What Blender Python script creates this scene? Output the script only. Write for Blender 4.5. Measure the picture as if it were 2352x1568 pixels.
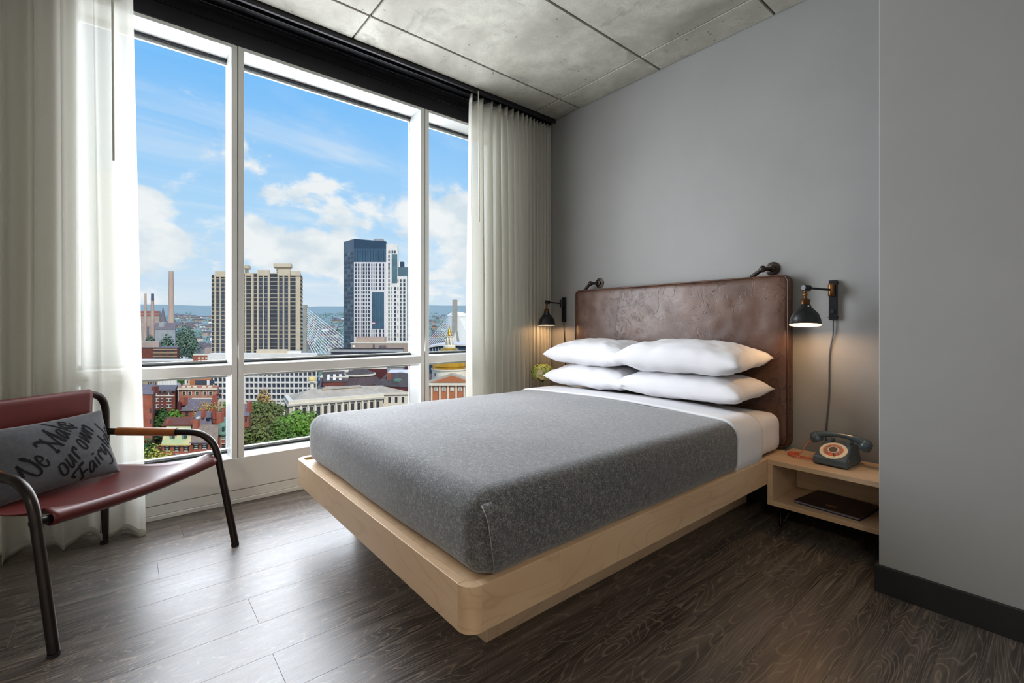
import bpy, bmesh, math, random
from mathutils import Vector, Matrix, noise

for o in list(bpy.data.objects):
    bpy.data.objects.remove(o, do_unlink=True)
SC = bpy.context.scene
COL = SC.collection
rnd = random.Random(7)

# ------------------------------------------------------------------ camera
CAM_H = 1.10                        # eye height, camera stands at x = y = 0
FOC = 1067.0                        # focal length in pixels of the 2352 x 1568 frame
HOR = 747.0                         # pixel row of the horizon
YAW = math.radians(50.3)
FWD = Vector((-math.sin(YAW), math.cos(YAW), 0))
RGT = Vector((math.cos(YAW), math.sin(YAW), 0))
cam_d = bpy.data.cameras.new('camera')
cam_d.sensor_fit = 'HORIZONTAL'
cam_d.sensor_width = 36.0
cam_d.lens = FOC / 2352 * 36.0
cam_d.shift_y = -(784 - HOR) / 2352
cam_d.clip_start = 0.05
cam_d.clip_end = 20000
cam = bpy.data.objects.new('camera', cam_d)
COL.objects.link(cam)
cam.location = (0, 0, CAM_H)
cam.rotation_euler = (math.pi / 2, 0, YAW)
SC.camera = cam

SC.cycles.max_bounces = 8; SC.cycles.diffuse_bounces = 4; SC.cycles.glossy_bounces = 3; SC.cycles.transmission_bounces = 4
SC.cycles.adaptive_threshold = 0.02; SC.cycles.transparent_max_bounces = 8; SC.cycles.caustics_reflective = False; SC.cycles.caustics_refractive = False

# ------------------------------------------------------------------ exposure
SC.view_settings.view_transform = 'Standard'
SC.view_settings.look = 'None'
SC.view_settings.gamma = 1.0
SC.view_settings.use_curve_mapping = False
SC.view_settings.exposure = 0.0

def lin(c):
    if isinstance(c, str):
        c = [int(c[i:i + 2], 16) / 255 for i in (0, 2, 4)]
    return tuple((x / 12.92 if x <= 0.04045 else ((x + 0.055) / 1.055) ** 2.4) for x in c)

# ------------------------------------------------------------------ sky
def node(nt, typ, **kw):
    n = nt.nodes.new(typ)
    for k, v in kw.items():
        if k == 'ins':
            for kk, vv in v.items():
                n.inputs[kk].default_value = vv
        else:
            setattr(n, k, v)
    return n

def math_n(nt, op, a, b=None, clamp=False):
    n = nt.nodes.new('ShaderNodeMath'); n.operation = op; n.use_clamp = clamp
    for i, x in enumerate((a, b)):
        if x is None: continue
        if hasattr(x, 'is_output'): nt.links.new(x, n.inputs[i])
        else: n.inputs[i].default_value = x
    return n.outputs[0]

def ramp_n(nt, fac, stops, interp='LINEAR'):
    n = nt.nodes.new('ShaderNodeValToRGB'); cr = n.color_ramp; cr.interpolation = interp
    while len(cr.elements) > 1: cr.elements.remove(cr.elements[-1])
    for i, (p, c) in enumerate(stops):
        e = cr.elements[0] if i == 0 else cr.elements.new(p)
        e.position = p
        if isinstance(c, (int, float)): c = (c, c, c)
        e.color = (*c[:3], 1)
    nt.links.new(fac, n.inputs[0])
    return n.outputs[0]

def mix_n(nt, fac, a, b, blend='MIX'):
    n = nt.nodes.new('ShaderNodeMix'); n.data_type = 'RGBA'; n.blend_type = blend
    for i, x in ((0, fac), (6, a), (7, b)):
        if hasattr(x, 'is_output'): nt.links.new(x, n.inputs[i])
        elif i == 0: n.inputs[0].default_value = x
        else: n.inputs[i].default_value = (*x[:3], 1)
    return n.outputs[2]

def noise_n(nt, vec, scale, detail=4, rough=0.55, dist=0.0):
    n = nt.nodes.new('ShaderNodeTexNoise')
    n.inputs['Scale'].default_value = scale
    n.inputs['Detail'].default_value = detail
    n.inputs['Roughness'].default_value = rough
    n.inputs['Distortion'].default_value = dist
    if vec is not None: nt.links.new(vec, n.inputs['Vector'])
    return n.outputs[0]

world = bpy.data.worlds.new('sky'); SC.world = world; world.use_nodes = True
wt = world.node_tree; wt.nodes.clear()
tc = node(wt, 'ShaderNodeTexCoord')
sep = node(wt, 'ShaderNodeSeparateXYZ'); wt.links.new(tc.outputs['Generated'], sep.inputs[0])
elev = math_n(wt, 'MAXIMUM', sep.outputs['Z'], 0.0)
base = ramp_n(wt, elev, [(0.0, lin('dde9f2')), (0.07, lin('cfe4f6')), (0.2, lin('b2dbfc')), (0.42, lin('7cc1fd')), (0.75, lin('5aa5f4'))])
den = math_n(wt, 'ADD', elev, 0.18)
inv = math_n(wt, 'DIVIDE', 1.0, den)
vs = node(wt, 'ShaderNodeVectorMath', operation='SCALE')
wt.links.new(tc.outputs['Generated'], vs.inputs[0]); wt.links.new(inv, vs.inputs['Scale'])
# heaped clouds low over the horizon, thin streaks higher up, all round the sky
mp = node(wt, 'ShaderNodeMapping'); mp.inputs['Scale'].default_value = (5.2, 5.2, 9.0); mp.inputs['Location'].default_value = (3.1, 0.7, 0.0)
wt.links.new(tc.outputs['Generated'], mp.inputs[0])
cum = noise_n(wt, mp.outputs[0], 1.0, 7, 0.56, 0.25)
low = ramp_n(wt, elev, [(0.02, 0.0), (0.10, 0.165), (0.20, 0.15), (0.30, -0.0), (0.36, 0.0)])
cumv = math_n(wt, 'ADD', cum, low)
cmask = ramp_n(wt, cumv, [(0.57, 0.0), (0.66, 0.92)], 'EASE')
mp2 = node(wt, 'ShaderNodeMapping'); mp2.inputs['Scale'].default_value = (1.3, 0.55, 0.8); mp2.inputs['Rotation'].default_value = (0, 0, 0.6); mp2.inputs['Location'].default_value = (0.4, 1.9, 0.3)
wt.links.new(vs.outputs[0], mp2.inputs[0])
cir = noise_n(wt, mp2.outputs[0], 1.1, 6, 0.6, 1.6)
smask = ramp_n(wt, cir, [(0.46, 0.0), (0.78, 0.62)], 'EASE')
shade = noise_n(wt, mp.outputs[0], 2.2, 5, 0.5)
ccol = ramp_n(wt, shade, [(0.35, lin('d9e4ec')), (0.55, lin('f7f8f8'))])
c1 = mix_n(wt, smask, base, lin('eef3f8'))
c2 = mix_n(wt, cmask, c1, ccol)
bg = node(wt, 'ShaderNodeBackground'); bg.inputs['Strength'].default_value = 1.0
wt.links.new(c2, bg.inputs['Color'])
wo = node(wt, 'ShaderNodeOutputWorld'); wt.links.new(bg.outputs[0], wo.inputs['Surface'])

# ------------------------------------------------------------------ sun (behind the building, it never enters the room)
sun_d = bpy.data.lights.new('sun', 'SUN'); sun_d.energy = 3.4; sun_d.angle = 0.009; sun_d.color = lin('fff3df')
sun = bpy.data.objects.new('sun', sun_d); COL.objects.link(sun)
sun.rotation_euler = Vector((1.1, -0.10, 1.15)).to_track_quat('Z', 'Y').to_euler()

# ------------------------------------------------------------------ added area light outside the window, boosts the sky's daylight
boost_d = bpy.data.lights.new('window_daylight', 'AREA'); boost_d.shape = 'RECTANGLE'
boost_d.size = 2.5; boost_d.size_y = 2.45; boost_d.energy = 150; boost_d.color = lin('f4f8ff')
day = bpy.data.objects.new('window_daylight', boost_d); COL.objects.link(day)
day.location = (-3.95, 1.05, 1.75)
day.rotation_euler = Vector((-1, 0, 0.12)).to_track_quat('Z', 'Y').to_euler()

# second added area light, just inside the glass, brightens the room
inn_d = bpy.data.lights.new('window_daylight_inner', 'AREA'); inn_d.shape = 'RECTANGLE'
inn_d.size = 1.9; inn_d.size_y = 2.4; inn_d.energy = 78; inn_d.color = lin('f6f9ff')
inn = bpy.data.objects.new('window_daylight_inner', inn_d); COL.objects.link(inn)
inn.location = (-3.27, 1.06, 1.56)
inn.rotation_euler = Vector((-1, 0, 0.06)).to_track_quat('Z', 'Y').to_euler()

# ------------------------------------------------------------------ helpers: objects
def world_of(o):
    m = o.matrix_parent_inverse @ o.matrix_basis
    return world_of(o.parent) @ m if o.parent else m

def tag(o, label=None, cat=None, group=None, kind=None):
    if label: o['label'] = label
    if cat: o['category'] = cat
    if group: o['group'] = group
    if kind: o['kind'] = kind
    return o

def empty(name, loc=(0, 0, 0), rz=0.0, parent=None):
    o = bpy.data.objects.new(name, None); COL.objects.link(o)
    o.location = loc; o.rotation_euler = (0, 0, rz); o.empty_display_size = 0.1
    if parent: o.parent = parent
    return o

class MB:
    """collects geometry for one mesh object"""
    def __init__(s): s.v = []; s.f = []
    def add(s, vs, fs):
        k = len(s.v); s.v += [Vector(p) for p in vs]; s.f += [tuple(i + k for i in f) for f in fs]; return s
    def box(s, x0, x1, y0, y1, z0, z1):
        return s.add([(x0, y0, z0), (x1, y0, z0), (x1, y1, z0), (x0, y1, z0), (x0, y0, z1), (x1, y0, z1), (x1, y1, z1), (x0, y1, z1)],
                     [(3, 2, 1, 0), (4, 5, 6, 7), (0, 1, 5, 4), (1, 2, 6, 5), (2, 3, 7, 6), (3, 0, 4, 7)])
    def prism(s, poly, axis, a, b):
        """poly: 2-D outline; axis 'x','y','z' = extrusion direction, from a to b"""
        n = len(poly)
        def P(p, t): return {'x': (t, p[0], p[1]), 'y': (p[0], t, p[1]), 'z': (p[0], p[1], t)}[axis]
        vs = [P(p, a) for p in poly] + [P(p, b) for p in poly]
        fs = [tuple(range(n))[::-1], tuple(range(n, 2 * n))] + [(i, (i + 1) % n, n + (i + 1) % n, n + i) for i in range(n)]
        return s.add(vs, fs)
    def tube(s, path, r, n=12, cap=True, closed=False):
        P = [Vector(p) for p in path]; m = len(P); R = r if isinstance(r, (list, tuple)) else [r] * m
        T = []
        for i in range(m):
            if closed: t = P[(i + 1) % m] - P[i - 1]
            else: t = P[min(i + 1, m - 1)] - P[max(i - 1, 0)]
            T.append(t.normalized())
        up = Vector((0, 0, 1)) if abs(T[0].z) < 0.9 else Vector((1, 0, 0))
        nx = T[0].cross(up).normalized(); vs = []; fs = []
        for i in range(m):
            if i: nx = (nx - T[i] * nx.dot(T[i])).normalized()
            ny = T[i].cross(nx)
            for j in range(n):
                a = 2 * math.pi * j / n
                vs.append(P[i] + (nx * math.cos(a) + ny * math.sin(a)) * R[i])
        for i in range(m if closed else m - 1):
            for j in range(n):
                a, b = i * n + j, i * n + (j + 1) % n
                c = ((i + 1) % m) * n
                fs.append((a, b, c + (j + 1) % n, c + j))
        if cap and not closed:
            fs.append(tuple(range(n))[::-1]); fs.append(tuple(range((m - 1) * n, m * n)))
        return s.add(vs, fs)
    def lathe(s, prof, c=(0, 0, 0), n=24, M=None):
        """prof: (radius, height) pairs turned about z; M turns the result"""
        vs = []; fs = []; c = Vector(c)
        for r, z in prof:
            for j in range(n):
                a = 2 * math.pi * j / n; p = Vector((r * math.cos(a), r * math.sin(a), z))
                vs.append(c + (M @ p if M else p))
        for i in range(len(prof) - 1):
            for j in range(n):
                a, b = i * n + j, i * n + (j + 1) % n
                fs.append((a, b, b + n, a + n))
        if prof[0][0] > 1e-5: fs.append(tuple(range(n))[::-1])
        if prof[-1][0] > 1e-5: fs.append(tuple(range((len(prof) - 1) * n, len(prof) * n)))
        return s.add(vs, fs)
    def ball(s, c, r, n=12, m=8, sc=(1, 1, 1)):
        c = Vector(c); pr = [(max(1e-6, math.sin(math.pi * i / m)), -math.cos(math.pi * i / m)) for i in range(m + 1)]
        k = MB().lathe(pr, (0, 0, 0), n)
        return s.add([c + Vector((p.x * r * sc[0], p.y * r * sc[1], p.z * r * sc[2])) for p in k.v], k.f)
    def grid(s, fn, nu, nv, flip=False, closeu=False):
        vs = [fn(i / nu, j / nv) for i in range(nu + (0 if closeu else 1)) for j in range(nv + 1)]
        fs = []
        W = nv + 1
        for i in range(nu):
            for j in range(nv):
                i2 = (i + 1) % nu if closeu else i + 1
                q = (i * W + j, i2 * W + j, i2 * W + j + 1, i * W + j + 1)
                fs.append(q[::-1] if flip else q)
        return s.add(vs, fs)
    def xf(s, M):
        s.v = [M @ p for p in s.v]; return s
    def build(s, name, mat, parent=None, smooth=False, bevel=0.0, bseg=2, solid=0.0, local=False, weld=False, auto=None):
        me = bpy.data.meshes.new(name)
        vs = s.v
        if local: c = Vector((0, 0, 0))
        else:
            lo = [min(p[i] for p in vs) for i in range(3)]; hi = [max(p[i] for p in vs) for i in range(3)]
            c = Vector(((lo[0] + hi[0]) / 2, (lo[1] + hi[1]) / 2, lo[2]))
        me.from_pydata([tuple(p - c) for p in vs], [], s.f)
        bm = bmesh.new(); bm.from_mesh(me)
        if weld: bmesh.ops.remove_doubles(bm, verts=bm.verts, dist=1e-5)
        bmesh.ops.recalc_face_normals(bm, faces=bm.faces) if not solid else None
        bm.to_mesh(me); bm.free()
        me.materials.append(mat)
        if smooth: me.polygons.foreach_set('use_smooth', [True] * len(me.polygons))
        if auto is not None and smooth: me.set_sharp_from_angle(angle=math.radians(auto))
        o = bpy.data.objects.new(name, me); COL.objects.link(o)
        if parent is not None:
            o.parent = parent
            if not local: o.matrix_parent_inverse = world_of(parent).inverted()
        o.location = c
        if bevel:
            md = o.modifiers.new('bevel', 'BEVEL'); md.width = bevel; md.segments = bseg; md.limit_method = 'ANGLE'; md.angle_limit = math.radians(40)
            md.harden_normals = False
        if solid:
            md = o.modifiers.new('solid', 'SOLIDIFY'); md.thickness = solid; md.offset = 0
        return o

def box_obj(name, b, mat, parent=None, bevel=0.0, **k):
    return MB().box(*b).build(name, mat, parent, bevel=bevel, **k)

def fillet(pts, r, n=6):
    """polyline with rounded corners"""
    P = [Vector(p) for p in pts]; out = [P[0]]
    rr = r if isinstance(r, (list, tuple)) else [r] * (len(P) - 2)
    for i in range(1, len(P) - 1):
        a = (P[i - 1] - P[i]); b = (P[i + 1] - P[i])
        t = min(rr[i - 1], a.length * 0.49, b.length * 0.49)
        p0 = P[i] + a.normalized() * t; p2 = P[i] + b.normalized() * t
        for k in range(n + 1):
            u = k / n; out.append(p0 * (1 - u) ** 2 + P[i] * 2 * u * (1 - u) + p2 * u * u)
    out.append(P[-1]); return out

def spline(pts, n=6):
    """Catmull-Rom through the points"""
    P = [Vector(p) for p in pts]; out = []
    for i in range(len(P) - 1):
        p0 = P[max(i - 1, 0)]; p1 = P[i]; p2 = P[i + 1]; p3 = P[min(i + 2, len(P) - 1)]
        for k in range(n):
            t = k / n
            out.append(0.5 * ((2 * p1) + (p2 - p0) * t + (2 * p0 - 5 * p1 + 4 * p2 - p3) * t * t + (3 * p1 - p0 - 3 * p2 + p3) * t ** 3))
    out.append(P[-1]); return out

def rbox(half, r, nx, ny, nz, skip_bottom=False):
    """rounded box surface about the origin as an MB"""
    hx, hy, hz = half; b = MB(); key = {}
    def P(x, y, z):
        q = Vector((max(-hx + r, min(hx - r, x)), max(-hy + r, min(hy - r, y)), max(-hz + r, min(hz - r, z))))
        d = Vector((x, y, z)) - q
        return q + (d.normalized() * r if d.length > 1e-9 else d)
    def face(fn, nu, nv, flip):
        b.grid(lambda u, v: P(*fn(u * 2 - 1, v * 2 - 1)), nu, nv, flip)
    face(lambda u, v: (u * hx, v * hy, hz), nx, ny, False)
    if not skip_bottom: face(lambda u, v: (u * hx, v * hy, -hz), nx, ny, True)
    face(lambda u, v: (hx, u * hy, v * hz), ny, nz, False); face(lambda u, v: (-hx, u * hy, v * hz), ny, nz, True)
    face(lambda u, v: (u * hx, hy, v * hz), nx, nz, True); face(lambda u, v: (u * hx, -hy, v * hz), nx, nz, False)
    return b

# ------------------------------------------------------------------ helpers: materials
MATS = {}
def newmat(name):
    m = bpy.data.materials.new(name); m.use_nodes = True; nt = m.node_tree; nt.nodes.clear()
    out = node(nt, 'ShaderNodeOutputMaterial'); bs = node(nt, 'ShaderNodeBsdfPrincipled')
    nt.links.new(bs.outputs[0], out.inputs['Surface'])
    MATS[name] = m
    return m, nt, bs, out

def coords(nt, mode='Object', scale=(1, 1, 1), rnd_off=0.0, rot=(0, 0, 0)):
    if mode == 'Position':
        src = node(nt, 'ShaderNodeNewGeometry').outputs['Position']
    else:
        src = node(nt, 'ShaderNodeTexCoord').outputs[mode]
    if rnd_off:
        oi = node(nt, 'ShaderNodeObjectInfo')
        m = math_n(nt, 'MULTIPLY', oi.outputs['Random'], rnd_off)
        cx = node(nt, 'ShaderNodeCombineXYZ')
        nt.links.new(m, cx.inputs[0]); nt.links.new(m, cx.inputs[1]); nt.links.new(m, cx.inputs[2])
        ad = node(nt, 'ShaderNodeVectorMath', operation='ADD')
        nt.links.new(src, ad.inputs[0]); nt.links.new(cx.outputs[0], ad.inputs[1]); src = ad.outputs[0]
    mp = node(nt, 'ShaderNodeMapping'); mp.inputs['Scale'].default_value = scale; mp.inputs['Rotation'].default_value = rot
    nt.links.new(src, mp.inputs[0])
    return mp.outputs[0]

def bump_to(nt, bs, h, strength=0.2, dist=0.01):
    b = node(nt, 'ShaderNodeBump'); b.inputs['Strength'].default_value = strength; b.inputs['Distance'].default_value = dist
    nt.links.new(h, b.inputs['Height']); nt.links.new(b.outputs[0], bs.inputs['Normal'])

def pm(name, c1, c2=None, scale=8.0, rough=0.5, metal=0.0, spec=0.5, bump=0.0, bscale=None, bdist=0.005, stretch=(1, 1, 1), mode='Object', stops=(0.35, 0.65), detail=5, coat=0.0, sheen=0.0, rnd_off=0.0):
    m, nt, bs, out = newmat(name)
    bs.inputs['Roughness'].default_value = rough; bs.inputs['Metallic'].default_value = metal
    bs.inputs['Specular IOR Level'].default_value = spec
    bs.inputs['Coat Weight'].default_value = coat; bs.inputs['Sheen Weight'].default_value = sheen
    v = coords(nt, mode, stretch, rnd_off)
    c2 = c2 or tuple(min(1, x * 0.9) for x in lin(c1))
    c2 = lin(c2) if isinstance(c2, str) else c2
    nz = noise_n(nt, v, scale, detail)
    nt.links.new(ramp_n(nt, nz, [(stops[0], lin(c1)), (stops[1], c2)]), bs.inputs['Base Color'])
    if bump: bump_to(nt, bs, noise_n(nt, v, bscale or scale * 4, 3), bump, bdist)
    return m

# room materials
pm('wall_paint', '919190', '8b8b8a', 1.5, rough=0.62, bump=0.05, bscale=180, bdist=0.001)
pm('white_paint', 'efefec', 'e8e8e5', 2, rough=0.5)
pm('white_frame', 'f1f2f0', 'eaebea', 3, rough=0.35)
pm('black_paint', '1b1a1f', '222126', 3, rough=0.42)
pm('track_black', '16161a', '1d1d20', 3, rough=0.25, metal=0.4)
pm('baseboard_black', '17181a', '1f2022', 4, rough=0.4)
pm('gasket', '33363a', '2a2c30', 20, rough=0.6)
pm('steel_dark', '2b2523', '37302d', 14, rough=0.32, metal=0.75, spec=0.5)
pm('steel_black', '191614', '25201d', 20, rough=0.36, metal=0.6)
pm('pipe_iron', '2d2624', '4a403a', 40, rough=0.38, metal=0.8, bump=0.2, bscale=120)
pm('brass_aged', '7a5532', '4d3624', 25, rough=0.35, metal=0.9)
pm('lamp_black', '17181a', '222327', 10, rough=0.33, metal=0.35)
pm('lamp_white', 'f4ead8', 'efe3cd', 10, rough=0.4)
pm('cord_grey', '55575a', '4a4c4f', 30, rough=0.5)
pm('cord_black', '1d1d1f', '252527', 30, rough=0.5)
pm('white_linen', 'dedee1', 'd6d6da', 3, rough=0.85, spec=0.2, sheen=0.15, bump=0.12, bscale=25, bdist=0.004)
pm('leather_tan', 'a2602c', '8a4f24', 18, rough=0.42, bump=0.15, bscale=140, bdist=0.001)
pm('leather_red', '62211e', '501a18', 5, rough=0.42, spec=0.4, bump=0.12, bscale=160, bdist=0.0008)
pm('leather_back', '7a6a58', '6d5e4e', 12, rough=0.7)
pm('cushion_grey', '4e5054', '45474b', 60, rough=0.9, spec=0.15, sheen=0.3, bump=0.3, bscale=300, bdist=0.001)
pm('ink_black', '17171a', '1d1d20', 30, rough=0.85, spec=0.1)
pm('piping_leather', '5a3a2a', '472d20', 20, rough=0.4)
pm('phone_grey', '4d5a61', '46525a', 6, rough=0.16, spec=0.6)
pm('phone_cream', 'e8d9bb', 'dfcfae', 10, rough=0.25)
pm('phone_orange', 'd9603f', 'cf5636', 10, rough=0.3)
pm('phone_dark', '20262a', '2a3034', 10, rough=0.3)
pm('clear_plastic', 'c7a79a', 'b58e80', 30, rough=0.12, spec=0.6)
pm('rubber_black', '121212', '1a1a1a', 20, rough=0.8)
pm('book_cover', '251a19', '3d2b27', 14, rough=0.45, stops=(0.4, 0.7))
pm('book_page', '6f6b72', '8d8a93', 120, rough=0.8, stretch=(1, 1, 30))
pm('book_blue', '23304f', '1c2740', 10, rough=0.4)
pm('book_gold', '7c5a2f', '8c6a3a', 10, rough=0.5)
pm('petal', 'c9cf7a', 'a9b65c', 20, rough=0.6, mode='Object', rnd_off=3)
pm('petal_pink', 'd8c9a0', 'c8b088', 20, rough=0.6)
pm('leaf_dark', '3f5a2c', '2f4722', 14, rough=0.5)
pm('vase_white', 'dcdad2', 'd2d0c8', 8, rough=0.3)

def mat_glow(name, col, strength):
    m = bpy.data.materials.new(name); m.use_nodes = True; nt = m.node_tree; nt.nodes.clear()
    o = node(nt, 'ShaderNodeOutputMaterial'); e = node(nt, 'ShaderNodeEmission')
    e.inputs[0].default_value = (*lin(col), 1); e.inputs[1].default_value = strength
    nt.links.new(e.outputs[0], o.inputs[0]); MATS[name] = m
mat_glow('bulb_glow', 'ffe2b0', 6.0)

def mat_glass():
    m = bpy.data.materials.new('window_glass'); m.use_nodes = True; nt = m.node_tree; nt.nodes.clear()
    o = node(nt, 'ShaderNodeOutputMaterial'); t = node(nt, 'ShaderNodeBsdfTransparent'); g = node(nt, 'ShaderNodeBsdfGlossy')
    t.inputs[0].default_value = (0.985, 0.993, 0.99, 1); g.inputs['Roughness'].default_value = 0.0
    lw = node(nt, 'ShaderNodeFresnel'); lw.inputs['IOR'].default_value = 1.2
    mx = node(nt, 'ShaderNodeMixShader'); nt.links.new(lw.outputs[0], mx.inputs[0]); nt.links.new(t.outputs[0], mx.inputs[1]); nt.links.new(g.outputs[0], mx.inputs[2])
    nt.links.new(mx.outputs[0], o.inputs[0]); MATS['window_glass'] = m
mat_glass()

def mat_curtain():
    m = bpy.data.materials.new('sheer_fabric'); m.use_nodes = True; nt = m.node_tree; nt.nodes.clear()
    o = node(nt, 'ShaderNodeOutputMaterial')
    v = coords(nt, 'Object', (1, 1, 1)); nz = noise_n(nt, v, 400, 2)
    col = ramp_n(nt, nz, [(0.3, lin('e2e0d8')), (0.7, lin('d7d5cc'))])
    d = node(nt, 'ShaderNodeBsdfDiffuse'); t = node(nt, 'ShaderNodeBsdfTranslucent'); tr = node(nt, 'ShaderNodeBsdfTransparent')
    nt.links.new(col, d.inputs[0]); nt.links.new(col, t.inputs[0])
    a = node(nt, 'ShaderNodeMixShader'); a.inputs[0].default_value = 0.42
    nt.links.new(d.outputs[0], a.inputs[1]); nt.links.new(t.outputs[0], a.inputs[2])
    b = node(nt, 'ShaderNodeMixShader'); b.inputs[0].default_value = 0.10
    nt.links.new(a.outputs[0], b.inputs[1]); nt.links.new(tr.outputs[0], b.inputs[2])
    nt.links.new(b.outputs[0], o.inputs[0]); MATS['sheer_fabric'] = m
mat_curtain()

def mat_floor():
    m, nt, bs, out = newmat('floor_wood')
    v = coords(nt, 'Object', (1, 1, 1), 37.0)
    def st(sc):
        mp = node(nt, 'ShaderNodeMapping'); mp.inputs['Scale'].default_value = sc; nt.links.new(v, mp.inputs[0]); return mp.outputs[0]
    broad = noise_n(nt, st((1, 0.14, 1)), 9, 2, 0.4, 0.35)
    cont = math_n(nt, 'PINGPONG', math_n(nt, 'MULTIPLY', broad, 26.0), 0.5)
    breakup = noise_n(nt, st((1, 0.3, 1)), 60, 3)
    line = ramp_n(nt, cont, [(0.0, 1.0), (0.11, 0.12), (0.2, 0.0)])
    fine = noise_n(nt, st((1, 0.02, 1)), 170, 4, 0.65)
    finel = ramp_n(nt, fine, [(0.48, 0.0), (0.68, 1.0)])
    streak = noise_n(nt, st((1, 0.06, 1)), 22, 4)
    col = ramp_n(nt, streak, [(0.3, lin('2e2926')), (0.5, lin('433c38')), (0.72, lin('5e554e'))])
    col = mix_n(nt, math_n(nt, 'MULTIPLY', finel, 0.5), col, lin('857a6e'))
    lm = math_n(nt, 'MULTIPLY', line, math_n(nt, 'MULTIPLY', breakup, 0.85))
    col = mix_n(nt, lm, col, lin('a08f7c'))
    nt.links.new(col, bs.inputs['Base Color'])
    rg = ramp_n(nt, math_n(nt, 'ADD', math_n(nt, 'MULTIPLY', streak, 0.4), math_n(nt, 'MULTIPLY', fine, 0.6)), [(0.3, 0.30), (0.7, 0.46)])
    nt.links.new(rg, bs.inputs['Roughness']); bs.inputs['Specular IOR Level'].default_value = 0.75
    bump_to(nt, bs, math_n(nt, 'ADD', lm, fine), 0.12, 0.002)
mat_floor()

def mat_maple():
    m, nt, bs, out = newmat('maple_wood')
    v = coords(nt, 'Object', (1, 1, 1), 11.0)
    def st(sc):
        mp = node(nt, 'ShaderNodeMapping'); mp.inputs['Scale'].default_value = sc; nt.links.new(v, mp.inputs[0]); return mp.outputs[0]
    broad = noise_n(nt, st((1, 0.25, 1)), 4.5, 2, 0.4, 0.5)
    cont = math_n(nt, 'PINGPONG', math_n(nt, 'MULTIPLY', broad, 15.0), 0.5)
    line = ramp_n(nt, cont, [(0.0, 0.34), (0.09, 0.05), (0.16, 0.0)])
    cloud = noise_n(nt, st((1, 0.4, 1)), 5, 4)
    col = ramp_n(nt, cloud, [(0.3, lin('c3a382')), (0.7, lin('d3b796'))])
    col = mix_n(nt, math_n(nt, 'MULTIPLY', line, noise_n(nt, v, 9, 2)), col, lin('84552f'))
    nt.links.new(col, bs.inputs['Base Color']); bs.inputs['Roughness'].default_value = 0.4; bs.inputs['Specular IOR Level'].default_value = 0.4
mat_maple()

def mat_concrete():
    m, nt, bs, out = newmat('concrete')
    v = coords(nt, 'Position')
    a = noise_n(nt, v, 1.3, 6, 0.6, 0.4); b = noise_n(nt, v, 7, 6, 0.65); c = noise_n(nt, v, 60, 3)
    col = ramp_n(nt, a, [(0.32, lin('7f7c72')), (0.5, lin('a5a397')), (0.68, lin('bcbaae'))])
    col = mix_n(nt, ramp_n(nt, b, [(0.4, 0.45), (0.62, 0.0)]), col, lin('8a877c'))
    col = mix_n(nt, ramp_n(nt, noise_n(nt, v, 3.1, 5, 0.7, 0.9), [(0.57, 0.0), (0.70, 0.65)]), col, lin('6f6f68'))
    col = mix_n(nt, ramp_n(nt, c, [(0.3, 0.3), (0.5, 0.0)]), col, lin('85827a'))
    vo = node(nt, 'ShaderNodeTexVoronoi'); vo.inputs['Scale'].default_value = 9; nt.links.new(v, vo.inputs['Vector'])
    pit = ramp_n(nt, math_n(nt, 'ADD', vo.outputs['Distance'], math_n(nt, 'MULTIPLY', noise_n(nt, v, 40, 2), 0.05)), [(0.07, 1.0), (0.10, 0.0)])
    col = mix_n(nt, math_n(nt, 'MULTIPLY', pit, 0.85), col, lin('59564e'))
    # scratches
    mp = node(nt, 'ShaderNodeMapping'); mp.inputs['Scale'].default_value = (1, 0.25, 1); mp.inputs['Rotation'].default_value = (0, 0, 0.7); nt.links.new(v, mp.inputs[0])
    scr = ramp_n(nt, noise_n(nt, mp.outputs[0], 26, 2, 0.5, 1.2), [(0.70, 0.0), (0.74, 1.0)])
    col = mix_n(nt, math_n(nt, 'MULTIPLY', scr, 0.35), col, lin('6d6a60'))
    nt.links.new(col, bs.inputs['Base Color']); bs.inputs['Roughness'].default_value = 0.75
    bump_to(nt, bs, math_n(nt, 'SUBTRACT', b, math_n(nt, 'MULTIPLY', pit, 0.6)), 0.25, 0.006)
mat_concrete()

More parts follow.
